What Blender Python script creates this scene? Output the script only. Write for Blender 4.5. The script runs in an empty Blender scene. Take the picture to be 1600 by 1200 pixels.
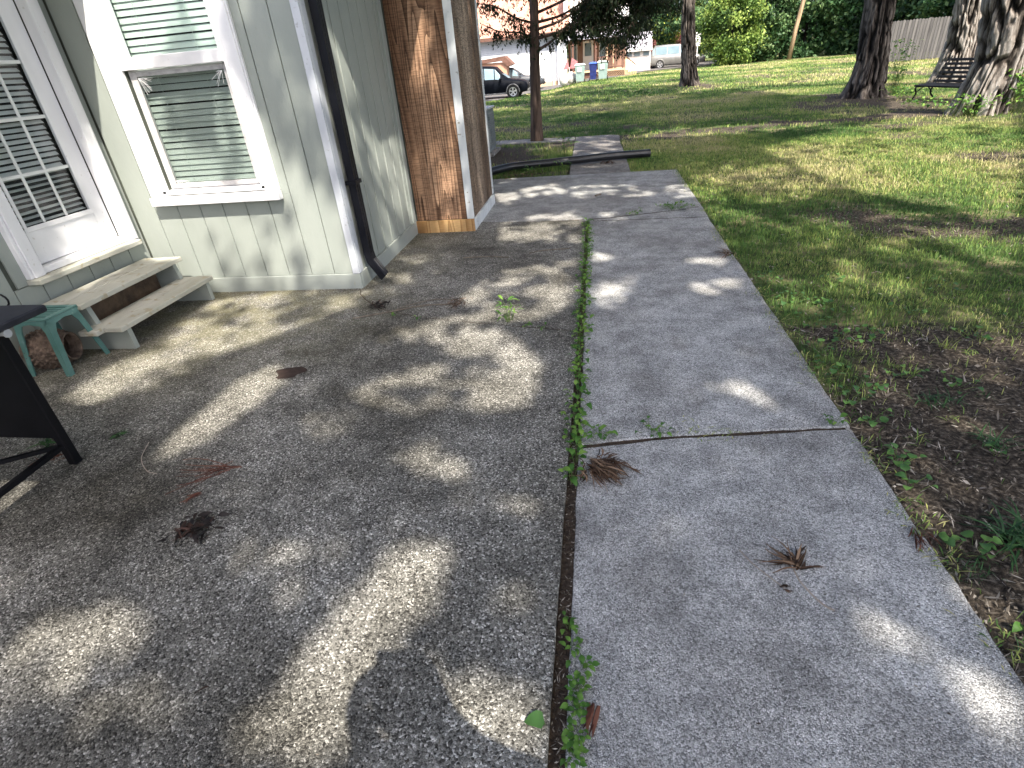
import bpy, bmesh, math, random
import numpy as np
from mathutils import Vector, Matrix, Quaternion
C = bpy.context.scene.collection
scn = bpy.context.scene
R = math.radians
rng = np.random.default_rng(11)
random.seed(5)

# ------------------------------------------------------------------ camera
cam = bpy.data.cameras.new('camera'); cam_o = bpy.data.objects.new('camera', cam); C.objects.link(cam_o)
cam.sensor_width = 36; cam.lens = 19.1475; cam.clip_end = 600; cam.clip_start = .02
right = Vector((.98814, .13253, -.07750)); down = Vector((.00152, -.51318, -.85828)); fwd = Vector((-.15352, .84799, -.50729))
m = Matrix((right, -down, -fwd)).transposed().to_4x4(); m.translation = Vector((0, 0, 1.55))
cam_o.matrix_world = m
scn.camera = cam_o
# ------------------------------------------------------------------ sky and sun
TR = Vector((-.53, .85, -1.39)).normalized()          # the way sunlight travels
w = bpy.data.worlds.new('World'); scn.world = w; w.use_nodes = True
nt = w.node_tree; sky = nt.nodes.new('ShaderNodeTexSky'); sky.sky_type = 'NISHITA'; sky.sun_disc = False
elev = math.asin(-TR.z); sky.sun_elevation = elev
sky.sun_rotation = math.atan2(-TR.x, -TR.y)
sky.air_density = .8; sky.dust_density = 4.0; sky.ozone_density = 1.0
nt.links.new(sky.outputs[0], nt.nodes['Background'].inputs[0]); nt.nodes['Background'].inputs[1].default_value = .15
sl = bpy.data.lights.new('sun', 'SUN'); sl.energy = 3.3; sl.angle = R(.6); sl.color = (1, .93, .82)
so = bpy.data.objects.new('sun', sl); C.objects.link(so); so.rotation_euler = TR.to_track_quat('-Z', 'Y').to_euler()
scn.view_settings.view_transform = 'Standard'; scn.view_settings.look = 'None'
scn.view_settings.exposure = 1.84; scn.view_settings.gamma = 1.0; scn.view_settings.use_curve_mapping = False

# ------------------------------------------------------------------ materials
def mat(name, cols, scale=6, stretch=(1, 1, 1), rough=.8, detail=6, dist=0., bump=0., bscale=None, spec=.3, metal=0., trans=0., contrast=(.3, .7), speck=None, coat=0):
    m = bpy.data.materials.new(name); m.use_nodes = True; t = m.node_tree; b = t.nodes['Principled BSDF']
    b.inputs['Roughness'].default_value = rough; b.inputs['Metallic'].default_value = metal
    b.inputs['Specular IOR Level'].default_value = spec; b.inputs['Coat Weight'].default_value = coat
    tc = t.nodes.new('ShaderNodeTexCoord'); mp = t.nodes.new('ShaderNodeMapping'); mp.inputs['Scale'].default_value = stretch
    t.links.new(tc.outputs['Object'], mp.inputs[0])
    n = t.nodes.new('ShaderNodeTexNoise'); n.inputs['Scale'].default_value = scale; n.inputs['Detail'].default_value = detail; n.inputs['Distortion'].default_value = dist
    t.links.new(mp.outputs[0], n.inputs[0])
    cr = t.nodes.new('ShaderNodeValToRGB'); e = cr.color_ramp.elements
    e[0].position = contrast[0]; e[1].position = contrast[1]
    e[0].color = (*cols[0], 1); e[1].color = (*cols[-1], 1)
    for i, c in enumerate(cols[1:-1]):
        x = e.new(contrast[0] + (contrast[1] - contrast[0]) * (i + 1) / (len(cols) - 1)); x.color = (*c, 1)
    t.links.new(n.outputs[0], cr.inputs[0]); out = cr.outputs[0]
    if speck:
        v = t.nodes.new('ShaderNodeTexNoise'); v.inputs['Scale'].default_value = speck[0]; v.inputs['Detail'].default_value = 2
        t.links.new(tc.outputs['Object'], v.inputs[0])
        c2 = t.nodes.new('ShaderNodeValToRGB'); c2.color_ramp.elements[0].position = speck[1]; c2.color_ramp.elements[1].position = speck[1] + .08
        mx = t.nodes.new('ShaderNodeMixRGB'); mx.inputs[2].default_value = (*speck[2], 1)
        t.links.new(v.outputs[0], c2.inputs[0]); t.links.new(c2.outputs[0], mx.inputs[0]); t.links.new(out, mx.inputs[1]); out = mx.outputs[0]
    t.links.new(out, b.inputs['Base Color'])
    if bump:
        n2 = t.nodes.new('ShaderNodeTexNoise'); n2.inputs['Scale'].default_value = bscale or scale * 3; n2.inputs['Detail'].default_value = 8
        t.links.new(mp.outputs[0], n2.inputs[0]); bp = t.nodes.new('ShaderNodeBump'); bp.inputs['Strength'].default_value = bump; bp.inputs['Distance'].default_value = .02
        t.links.new(n2.outputs[0], bp.inputs['Height']); t.links.new(bp.outputs[0], b.inputs['Normal'])
    return m

def leafmat(name, cols, attr='tint', tl=.35, rough=.55):
    m = bpy.data.materials.new(name); m.use_nodes = True; t = m.node_tree; t.nodes.clear()
    a = t.nodes.new('ShaderNodeAttribute'); a.attribute_name = attr
    cr = t.nodes.new('ShaderNodeValToRGB'); e = cr.color_ramp.elements
    e[0].color = (*cols[0], 1); e[1].color = (*cols[-1], 1)
    for i, c in enumerate(cols[1:-1]):
        x = e.new((i + 1) / (len(cols) - 1)); x.color = (*c, 1)
    t.links.new(a.outputs['Fac'], cr.inputs[0])
    p = t.nodes.new('ShaderNodeBsdfPrincipled'); p.inputs['Roughness'].default_value = rough; p.inputs['Specular IOR Level'].default_value = .25
    tr = t.nodes.new('ShaderNodeBsdfTranslucent'); mx = t.nodes.new('ShaderNodeMixShader'); mx.inputs[0].default_value = tl
    o = t.nodes.new('ShaderNodeOutputMaterial')
    t.links.new(cr.outputs[0], p.inputs[0]); t.links.new(cr.outputs[0], tr.inputs[0])
    t.links.new(p.outputs[0], mx.inputs[1]); t.links.new(tr.outputs[0], mx.inputs[2]); t.links.new(mx.outputs[0], o.inputs[0])
    return m

def N(t, kind, **k):
    n = t.nodes.new(kind)
    for a, b in k.items():
        if a in n.inputs: n.inputs[a].default_value = b
        else: setattr(n, a, b)
    return n

def aggregate(name, base, dark, light, mildew, mild_amt, moss=False, pscale=150):
    """exposed aggregate concrete: pebbles of several greys in a paste, blotched with mildew"""
    m = bpy.data.materials.new(name); m.use_nodes = True; t = m.node_tree; b = t.nodes['Principled BSDF']; L = t.links.new
    g = t.nodes.new('ShaderNodeNewGeometry'); P = g.outputs['Position']
    v = N(t, 'ShaderNodeTexVoronoi', Scale=pscale); L(P, v.inputs['Vector'])
    sx = t.nodes.new('ShaderNodeSeparateColor'); L(v.outputs['Color'], sx.inputs[0])
    cr = t.nodes.new('ShaderNodeValToRGB'); e = cr.color_ramp.elements
    e[0].color = (*dark, 1); e[0].position = .0; e[1].color = (*light, 1); e[1].position = 1
    x = e.new(.45); x.color = (*base, 1); x = e.new(.83); x.color = tuple(c * 1.3 for c in base) + (1,)
    L(sx.outputs[0], cr.inputs[0])
    # fine grit
    n0 = N(t, 'ShaderNodeTexNoise', Scale=330, Detail=3); L(P, n0.inputs['Vector'])
    c0 = t.nodes.new('ShaderNodeValToRGB'); c0.color_ramp.elements[0].position = .36; c0.color_ramp.elements[1].position = .66
    c0.color_ramp.elements[0].color = (.24, .24, .24, 1); c0.color_ramp.elements[1].color = (1.5, 1.5, 1.5, 1)
    L(n0.outputs[0], c0.inputs[0])
    m1 = N(t, 'ShaderNodeMixRGB', blend_type='MULTIPLY')
    nw_ = N(t, 'ShaderNodeTexNoise', Scale=2.6, Detail=5, Roughness=.6); L(P, nw_.inputs['Vector']); wr_ = N(t, 'ShaderNodeMapRange'); wr_.inputs[1].default_value = .38; wr_.inputs[2].default_value = .6; wr_.inputs[3].default_value = .45; wr_.inputs[4].default_value = 1.; L(nw_.outputs[0], wr_.inputs[0]); L(wr_.outputs[0], m1.inputs[0]); L(cr.outputs[0], m1.inputs[1]); L(c0.outputs[0], m1.inputs[2])
    # medium blotches
    n1 = N(t, 'ShaderNodeTexNoise', Scale=5.5, Detail=9, Roughness=.68); L(P, n1.inputs['Vector'])
    c1 = t.nodes.new('ShaderNodeValToRGB'); c1.color_ramp.elements[0].position = .36; c1.color_ramp.elements[1].position = .68
    c1.color_ramp.elements[0].color = (.62, .62, .62, 1); c1.color_ramp.elements[1].color = (1.2, 1.2, 1.2, 1); L(n1.outputs[0], c1.inputs[0])
    m2 = N(t, 'ShaderNodeMixRGB', blend_type='MULTIPLY'); m2.inputs[0].default_value = 1; L(m1.outputs[0], m2.inputs[1]); L(c1.outputs[0], m2.inputs[2])
    n2 = N(t, 'ShaderNodeTexNoise', Scale=1.1, Detail=7, Roughness=.62); L(P, n2.inputs['Vector'])
    c2 = t.nodes.new('ShaderNodeValToRGB'); c2.color_ramp.elements[0].position = .42; c2.color_ramp.elements[1].position = .66
    c2.color_ramp.elements[0].color = (0, 0, 0, 1); c2.color_ramp.elements[1].color = (mild_amt,) * 3 + (1,); L(n2.outputs[0], c2.inputs[0])
    m3 = N(t, 'ShaderNodeMixRGB', blend_type='MULTIPLY'); L(c2.outputs[0], m3.inputs[0]); L(m2.outputs[0], m3.inputs[1]); m3.inputs[2].default_value = (*mildew, 1)
    out = m3.outputs[0]
    if moss:                                        # yellow-green film growing along the foot of the house
        sp = t.nodes.new('ShaderNodeSeparateXYZ'); L(P, sp.inputs[0])
        ay = N(t, 'ShaderNodeMapRange'); ay.inputs[1].default_value = 2.2; ay.inputs[2].default_value = 3.9; L(sp.outputs[1], ay.inputs[0])
        ax = N(t, 'ShaderNodeMapRange'); ax.inputs[1].default_value = -1.2; ax.inputs[2].default_value = -2.7; L(sp.outputs[0], ax.inputs[0])
        mu = N(t, 'ShaderNodeMath', operation='MULTIPLY'); L(ay.outputs[0], mu.inputs[0]); L(ax.outputs[0], mu.inputs[1])
        n3 = N(t, 'ShaderNodeTexNoise', Scale=3.2, Detail=7, Roughness=.65); L(P, n3.inputs['Vector'])
        c3 = t.nodes.new('ShaderNodeValToRGB'); c3.color_ramp.elements[0].position = .36; c3.color_ramp.elements[1].position = .56; L(n3.outputs[0], c3.inputs[0])
        mu2 = N(t, 'ShaderNodeMath', operation='MULTIPLY'); L(mu.outputs[0], mu2.inputs[0]); L(c3.outputs[0], mu2.inputs[1])
        mu3 = N(t, 'ShaderNodeMath', operation='MULTIPLY'); L(mu2.outputs[0], mu3.inputs[0]); mu3.inputs[1].default_value = .55
        m4 = N(t, 'ShaderNodeMixRGB'); L(mu3.outputs[0], m4.inputs[0]); L(out, m4.inputs[1]); m4.inputs[2].default_value = (.22, .205, .105, 1); out = m4.outputs[0]
    L(out, b.inputs['Base Color']); b.inputs['Roughness'].default_value = .88; b.inputs['Specular IOR Level'].default_value = .25
    add = N(t, 'ShaderNodeMath', operation='ADD'); L(n0.outputs[0], add.inputs[0])
    inv = N(t, 'ShaderNodeMath', operation='MULTIPLY'); L(v.outputs['Distance'], inv.inputs[0]); inv.inputs[1].default_value = -.9; L(inv.outputs[0], add.inputs[1])
    bp = N(t, 'ShaderNodeBump', Strength=.75, Distance=.006); L(add.outputs[0], bp.inputs['Height'])
    n4 = N(t, 'ShaderNodeTexNoise', Scale=9, Detail=4); L(P, n4.inputs['Vector'])
    bp2 = N(t, 'ShaderNodeBump', Strength=.35, Distance=.012); L(n4.outputs[0], bp2.inputs['Height']); L(bp2.outputs[0], bp.inputs['Normal'])
    L(bp.outputs[0], b.inputs['Normal'])
    return m

def glassmat(name, tint=(1, 1, 1), gl=.12, rough=.02):
    m = bpy.data.materials.new(name); m.use_nodes = True; t = m.node_tree; t.nodes.clear()
    a = N(t, 'ShaderNodeBsdfTransparent'); a.inputs[0].default_value = (*tint, 1)
    g = N(t, 'ShaderNodeBsdfGlossy'); g.inputs['Roughness'].default_value = rough
    f = N(t, 'ShaderNodeLayerWeight', Blend=.5); pw = N(t, 'ShaderNodeMath', operation='POWER'); pw.inputs[1].default_value = 4.; t.links.new(f.outputs['Facing'], pw.inputs[0])
    f = N(t, 'ShaderNodeMath', operation='MULTIPLY'); f.inputs[1].default_value = .6 if gl > 0 else 0.; t.links.new(pw.outputs[0], f.inputs[0]); ad = N(t, 'ShaderNodeMath', operation='ADD'); ad.inputs[1].default_value = gl
    mx = N(t, 'ShaderNodeMixShader'); o = N(t, 'ShaderNodeOutputMaterial')
    t.links.new(f.outputs[0], ad.inputs[0]); t.links.new(ad.outputs[0], mx.inputs[0]); t.links.new(a.outputs[0], mx.inputs[1]); t.links.new(g.outputs[0], mx.inputs[2]); t.links.new(mx.outputs[0], o.inputs[0])
    return m

def woodmat(name, light, mid, dark, scale=6, saw=.5, rough=.75):
    """rough sawn plywood: cathedral grain from distorted bands, crossed by saw marks"""
    m = bpy.data.materials.new(name); m.use_nodes = True; t = m.node_tree; b = t.nodes['Principled BSDF']; L = t.links.new
    tc = N(t, 'ShaderNodeTexCoord'); mp = N(t, 'ShaderNodeMapping'); mp.inputs['Scale'].default_value = (1, 1, .06); L(tc.outputs['Object'], mp.inputs[0])
    n = N(t, 'ShaderNodeTexNoise', Scale=3.6, Detail=2.2, Distortion=.25); L(mp.outputs[0], n.inputs['Vector'])
    mul = N(t, 'ShaderNodeMath', operation='MULTIPLY'); L(n.outputs[0], mul.inputs[0]); mul.inputs[1].default_value = scale * 3.2
    fr = N(t, 'ShaderNodeMath', operation='FRACT'); L(mul.outputs[0], fr.inputs[0])
    cr = t.nodes.new('ShaderNodeValToRGB'); e = cr.color_ramp.elements; e[0].color = (*light, 1); e[1].color = (*dark, 1); e[1].position = .97; e[0].position = 0
    x = e.new(.62); x.color = (*mid, 1); x = e.new(1.0); x.color = (*light, 1)
    L(fr.outputs[0], cr.inputs[0])
    mp2 = N(t, 'ShaderNodeMapping'); mp2.inputs['Scale'].default_value = (6, 6, 60); L(tc.outputs['Object'], mp2.inputs[0])
    n2 = N(t, 'ShaderNodeTexNoise', Scale=2.2, Detail=4); L(mp2.outputs[0], n2.inputs['Vector'])
    c2 = t.nodes.new('ShaderNodeValToRGB'); c2.color_ramp.elements[0].position = .38; c2.color_ramp.elements[1].position = .55
    c2.color_ramp.elements[0].color = (1 - saw,) * 3 + (1,); L(n2.outputs[0], c2.inputs[0])
    mx = N(t, 'ShaderNodeMixRGB', blend_type='MULTIPLY'); mx.inputs[0].default_value = 1; L(cr.outputs[0], mx.inputs[1]); L(c2.outputs[0], mx.inputs[2])
    n3 = N(t, 'ShaderNodeTexNoise', Scale=2.5, Detail=5); L(mp.outputs[0], n3.inputs['Vector'])
    c3 = t.nodes.new('ShaderNodeValToRGB'); c3.color_ramp.elements[0].position = .35; c3.color_ramp.elements[1].position = .65
    c3.color_ramp.elements[0].color = (.38, .30, .25, 1); c3.color_ramp.elements[1].color = (1.3, 1.25, 1.2, 1); L(n3.outputs[0], c3.inputs[0])
    m2 = N(t, 'ShaderNodeMixRGB', blend_type='MULTIPLY'); m2.inputs[0].default_value = 1; L(mx.outputs[0], m2.inputs[1]); L(c3.outputs[0], m2.inputs[2])
    L(m2.outputs[0], b.inputs['Base Color']); b.inputs['Roughness'].default_value = rough; b.inputs['Specular IOR Level'].default_value = .2
    ad = N(t, 'ShaderNodeMath', operation='SUBTRACT'); L(n2.outputs[0], ad.inputs[0]); L(fr.outputs[0], ad.inputs[1])
    bp = N(t, 'ShaderNodeBump', Strength=.5, Distance=.004); L(ad.outputs[0], bp.inputs['Height']); L(bp.outputs[0], b.inputs['Normal'])
    return m

M = {}
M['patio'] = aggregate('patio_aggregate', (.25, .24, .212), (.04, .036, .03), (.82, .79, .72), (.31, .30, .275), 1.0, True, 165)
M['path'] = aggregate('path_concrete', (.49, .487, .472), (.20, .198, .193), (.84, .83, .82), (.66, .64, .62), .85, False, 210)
M['walk'] = aggregate('walk_concrete', (.30, .28, .26), (.16, .15, .14), (.5, .48, .46), (.55, .52, .5), .9, False, 120)
M['sage'] = mat('sage_siding_paint', [(.25, .275, .25), (.305, .33, .30)], 3, (1, 1, .4), .55, bump=.12, bscale=60, speck=(38, .70, (.28, .30, .26)))
M['sage_trim'] = mat('sage_trim_paint', [(.26, .285, .262), (.315, .34, .315)], 4, (.5, .5, 1), .5, bump=.08, bscale=40, speck=(25, .69, (.30, .31, .26)))
M['groove'] = mat('groove_dark', [(.05, .055, .045), (.09, .10, .08)], 5)
M['white'] = mat('white_trim_paint', [(.64, .64, .655), (.74, .74, .755)], 5, (1, 1, .4), .42, bump=.05, bscale=40, speck=(30, .69, (.55, .54, .52)))
M['corner_w'] = mat('greyish_white_trim', [(.40, .42, .45), (.54, .56, .59)], 6, (1, 1, .3), .55, bump=.1, bscale=30, speck=(40, .66, (.36, .37, .38)))
M['primed'] = mat('primed_board', [(.47, .50, .51), (.66, .68, .68)], 7, (1, 1, .25), .7, bump=.15, bscale=30, speck=(22, .68, (.25, .24, .2)))
M['slat'] = mat('blind_slat', [(.455, .50, .487), (.52, .56, .548)], 2, rough=.45)
M['slat_w'] = mat('door_blind_slat', [(.55, .57, .56), (.66, .68, .67)], 2, rough=.45)
M['cord'] = mat('blind_cord', [(.35, .40, .38), (.5, .55, .52)], 9)
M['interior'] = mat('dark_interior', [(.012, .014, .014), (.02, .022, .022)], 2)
M['glass'] = glassmat('window_glass', (.93, .97, .95), .02)
M['screen'] = glassmat('insect_screen', (.88, .87, .87), .0, .5)
M['door_glass'] = glassmat('door_glass', (.92, .94, .94), .015)
M['brownply'] = woodmat('bare_brown_plywood', (.40, .26, .17), (.27, .165, .105), (.08, .045, .028), 8, .38)
M['greyply'] = woodmat('weathered_plywood', (.34, .275, .215), (.26, .20, .155), (.10, .075, .055), 6, .55)
M['pine'] = woodmat('new_pine_board', (.62, .42, .20), (.52, .33, .15), (.32, .18, .07), 4, .15)
M['black_metal'] = mat('black_painted_metal', [(.003, .003, .004), (.007, .007, .009)], 8, rough=.5, spec=.15)
M['downspout'] = mat('black_downspout', [(.004, .004, .006), (.008, .009, .013)], 5, rough=.38, spec=.2)
M['grill_top'] = mat('grill_shelf_black', [(.014, .015, .02), (.028, .03, .037)], 14, rough=.55, spec=.3)
M['grey_plastic'] = mat('pale_grey_plastic', [(.32, .33, .33), (.42, .43, .43)], 8, rough=.5)
M['paper'] = mat('printed_label', [(.10, .105, .11), (.14, .145, .15)], 8)
M['ink'] = mat('label_print', [(.34, .35, .36), (.45, .46, .47)], 8)
M['teal'] = mat('teal_plastic', [(.055, .145, .13), (.105, .215, .197)], 7, rough=.5, spec=.4, speck=(16, .64, (.20, .30, .28)))
M['clay'] = mat('brown_clay', [(.06, .042, .033), (.20, .145, .11)], 30, rough=.85, bump=.4, bscale=50)
M['deckpaint'] = mat('worn_step_paint', [(.33, .325, .27), (.50, .50, .45)], 5, (1, .3, 1), .65, bump=.15, bscale=30, speck=(13, .60, (.33, .30, .22)))
M['brickdark'] = mat('dark_foundation', [(.05, .035, .025), (.12, .08, .05)], 12, bump=.4)
M['soil'] = mat('crack_soil', [(.025, .017, .012), (.085, .06, .04)], 60, rough=.95, bump=.6, bscale=90)
M['pipe'] = mat('black_corrugated_plastic', [(.010, .011, .014), (.022, .023, .028)], 6, rough=.32, spec=.5)
M['ac'] = mat('grey_unit_paint', [(.13, .15, .16), (.2, .22, .23)], 6, rough=.55)
M['ac_top'] = mat('pale_unit_lid', [(.4, .42, .42), (.5, .52, .52)], 6, rough=.5)
M['bark_red'] = mat('cedar_bark', [(.022, .015, .011), (.075, .05, .038), (.15, .105, .082)], 16, (1, 1, .12), .9, bump=.9, bscale=30)
M['bark_grey'] = mat('grey_furrowed_bark', [(.028, .022, .018), (.12, .10, .085), (.30, .265, .235)], 13, (1, 1, .16), .95, bump=1., bscale=24, contrast=(.35, .65))
M['bark_pale'] = mat('pale_furrowed_bark', [(.08, .06, .05), (.26, .22, .19), (.46, .41, .37)], 12, (1, 1, .16), .95, bump=1., bscale=24, contrast=(.32, .62))
M['pole'] = mat('weathered_pole_wood', [(.22, .15, .09), (.42, .30, .19)], 9, (1, 1, .1), .9, bump=.4)
M['cedar_leaf'] = leafmat('cedar_foliage', [(.006, .012, .006), (.018, .035, .013), (.045, .06, .022)], tl=.2)
M['canopy'] = leafmat('canopy_leaves', [(.025, .06, .015), (.05, .10, .025), (.08, .13, .03)])
M['hedge'] = leafmat('hedge_foliage', [(.008, .022, .010), (.04, .10, .035), (.19, .28, .11)], tl=.2)
M['lime'] = leafmat('bright_bush_foliage', [(.02, .05, .015), (.13, .22, .045), (.33, .41, .10)], tl=.3)
M['yellow'] = leafmat('yellow_green_foliage', [(.08, .12, .02), (.25, .30, .05), (.45, .45, .08)], tl=.3)
M['redleaf'] = leafmat('reddish_foliage', [(.10, .03, .03), (.28, .10, .09), (.40, .18, .15)], tl=.3)
M['grey_leaf'] = leafmat('grey_green_foliage', [(.02, .04, .022), (.07, .11, .06), (.2, .25, .16)], tl=.3)
M['grass'] = leafmat('grass_blades', [(.04, .10, .022), (.095, .19, .042), (.20, .30, .065), (.38, .40, .12), (.48, .42, .22)], tl=.3, rough=.6)
M['grass_dk'] = leafmat('dark_grass_tuft', [(.015, .05, .018), (.04, .10, .035), (.07, .15, .05)], tl=.25)
M['weed'] = leafmat('weed_leaf', [(.042, .125, .022), (.105, .225, .038), (.21, .35, .065)], tl=.3, rough=.5)
M['violet'] = leafmat('violet_leaf', [(.04, .10, .03), (.075, .17, .045), (.13, .25, .06)], tl=.25, rough=.45)
M['stem'] = mat('green_stem', [(.08, .13, .03), (.13, .18, .05)], 9)
M['twig'] = mat('brown_twig', [(.085, .068, .05), (.20, .17, .135)], 20, rough=.9)
M['twig_pale'] = mat('pale_twig', [(.26, .21, .17), (.38, .33, .28)], 20, rough=.9)
M['dead'] = leafmat('dead_leaf_brown', [(.025, .014, .009), (.085, .048, .029), (.25, .165, .105)], tl=.1, rough=.7)
M['dead_dk'] = leafmat('dead_leaf_dark', [(.006, .005, .005), (.016, .011, .009), (.07, .035, .025)], tl=.05, rough=.6)
M['dead_red'] = leafmat('dead_frond_red', [(.035, .013, .009), (.095, .034, .022), (.20, .085, .052)], tl=.1, rough=.7)
M['litter'] = leafmat('ground_litter', [(.018, .013, .010), (.07, .056, .043), (.20, .17, .135), (.40, .36, .31)], tl=.05, rough=.85)
M['stain'] = mat('rust_stain', [(.024, .015, .012), (.05, .031, .024)], 30, rough=.9)
M['fence'] = mat('weathered_picket', [(.05, .048, .049), (.10, .096, .096)], 10, (1, 1, .1), .9, bump=.2)
M['fence2'] = mat('weathered_picket_pale', [(.075, .072, .071), (.13, .123, .12)], 10, (1, 1, .1), .9, bump=.2)
M['bench'] = mat('black_bench_paint', [(.005, .005, .006), (.014, .014, .016)], 9, rough=.6, spec=.2)
M['table_wood'] = mat('red_brown_table_wood', [(.26, .12, .07), (.38, .20, .12)], 9, (.2, 1, 1), .8)
M['carblack'] = mat('black_car_paint', [(.002, .003, .005), (.004, .005, .008)], 3, rough=.5, spec=.05, coat=0)
M['cargrey'] = mat('grey_car_paint', [(.03, .035, .04), (.045, .05, .055)], 3, rough=.3, spec=.4, coat=.3)
M['carsilver'] = mat('silver_car_paint', [(.15, .148, .14), (.20, .197, .188)], 3, rough=.35, metal=.3, spec=.5, coat=.4)
M['carblue'] = mat('blue_car_paint', [(.10, .18, .32), (.14, .24, .4)], 3, rough=.3, spec=.6, coat=1)
M['carglass'] = mat('car_window', [(.03, .04, .05), (.05, .065, .075)], 2, rough=.06, spec=.8)
M['carglass2'] = mat('car_window_pale', [(.16, .23, .27), (.22, .3, .34)], 2, rough=.08, spec=.8)  # pale blue reflection on dark windows, put into the glass colour
M['tyre'] = mat('tyre_rubber', [(.012, .012, .012), (.025, .025, .025)], 9, rough=.85)
M['rim'] = mat('alloy_rim', [(.5, .5, .52), (.62, .62, .64)], 9, rough=.3, metal=.7)
M['lamp'] = mat('headlight_lens', [(.55, .57, .6), (.7, .72, .75)], 9, rough=.1, spec=.7)
M['tail'] = mat('tail_light_lens', [(.45, .03, .02), (.5, .05, .03)], 9, rough=.2)
M['cladding'] = mat('grey_wheel_arch', [(.10, .10, .10), (.14, .14, .14)], 9, rough=.7)
M['wallwhite'] = mat('white_painted_wall', [(.76, .75, .73), (.84, .83, .81)], 3, rough=.8)
M['sidingshade'] = mat('eave_shade_siding', [(.36, .38, .41), (.42, .44, .47)], 3, rough=.7)  # white siding under the eave, with its shadow put into this grey-blue
M['wallbrick'] = mat('orange_brick_wall', [(.42, .21, .13), (.56, .32, .22)], 18, (1, 1, 3), .9, detail=4)
M['brownwall'] = mat('brown_timber_wall', [(.20, .115, .08), (.30, .19, .145)], 8, (1, 1, .2), .85)
M['browntrim'] = mat('brown_fascia', [(.10, .05, .035), (.15, .08, .06)], 8, rough=.8)
M['tanlattice'] = mat('tan_lattice', [(.50, .34, .20), (.62, .44, .28)], 8, rough=.85)
M['yellowrail'] = mat('new_timber_rail', [(.55, .42, .12), (.66, .52, .2)], 8, rough=.85)
M['asphalt'] = mat('driveway_asphalt', [(.07, .068, .065), (.12, .115, .11)], 30, rough=.95, speck=(3, .6, (.22, .17, .14)))
M['binbody'] = mat('sage_bin_plastic', [(.19, .27, .25), (.25, .33, .31)], 5, rough=.6)
M['binlid'] = mat('pale_bin_lid', [(.55, .57, .54), (.68, .69, .66)], 5, rough=.6)
M['binblue'] = mat('blue_bin_plastic', [(.01, .016, .075), (.02, .032, .15)], 5, rough=.5)
M['bluelid'] = mat('blue_bin_lid', [(.035, .085, .36), (.06, .12, .45)], 5, rough=.4)
M['bag'] = mat('pale_plastic_bag', [(.48, .45, .42), (.68, .66, .63)], 9, rough=.5, bump=.4)
M['redtarp'] = mat('dull_red_canvas', [(.34, .10, .11), (.46, .2, .2)], 6, rough=.8)
M['cloth'] = mat('dark_cotton', [(.05, .055, .07), (.08, .085, .1)], 20, rough=.9)
M['denim'] = mat('denim', [(.04, .06, .11), (.07, .10, .16)], 30, rough=.9)
M['skin'] = mat('skin', [(.42, .26, .19), (.5, .32, .24)], 20, rough=.5)
M['hair'] = mat('brown_hair', [(.03, .018, .01), (.07, .045, .03)], 60, (1, 1, .2), .6)
M['frame_br'] = mat('weathered_screen_frame', [(.33, .32, .32), (.5, .49, .49)], 20, rough=.8)
M['wire'] = mat('bare_steel_wire', [(.15, .15, .15), (.25, .25, .25)], 20, rough=.4, metal=.7)

def barkmat(name, cols):
    m = leafmat(name, cols, tl=0., rough=.95); t = m.node_tree
    cr = [n for n in t.nodes if n.type == 'VALTORGB'][0]; a = [n for n in t.nodes if n.type == 'ATTRIBUTE'][0]; p = [n for n in t.nodes if n.type == 'BSDF_PRINCIPLED'][0]
    tc = N(t, 'ShaderNodeTexCoord'); mp = N(t, 'ShaderNodeMapping'); mp.inputs['Scale'].default_value = (1, 1, .22); t.links.new(tc.outputs['Object'], mp.inputs[0])
    n = N(t, 'ShaderNodeTexNoise', Scale=14, Detail=8, Roughness=.7); t.links.new(mp.outputs[0], n.inputs['Vector'])
    ad = N(t, 'ShaderNodeMath', operation='MULTIPLY_ADD'); t.links.new(n.outputs[0], ad.inputs[0]); ad.inputs[1].default_value = 1.5; 
    s = N(t, 'ShaderNodeMath', operation='SUBTRACT'); t.links.new(a.outputs['Fac'], s.inputs[0]); s.inputs[1].default_value = .75; t.links.new(s.outputs[0], ad.inputs[2]); t.links.new(ad.outputs[0], cr.inputs[0])
    bp = N(t, 'ShaderNodeBump', Strength=1., Distance=.05); t.links.new(n.outputs[0], bp.inputs['Height']); t.links.new(bp.outputs[0], p.inputs['Normal']); return m
M['bark_grey'] = barkmat('dark_furrowed_bark', [(.005, .004, .0035), (.022, .018, .015), (.085, .07, .06), (.19, .165, .145)])
M['bark_pale'] = barkmat('pale_plated_bark', [(.010, .008, .006), (.06, .048, .04), (.22, .19, .165), (.37, .34, .31)])
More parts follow.
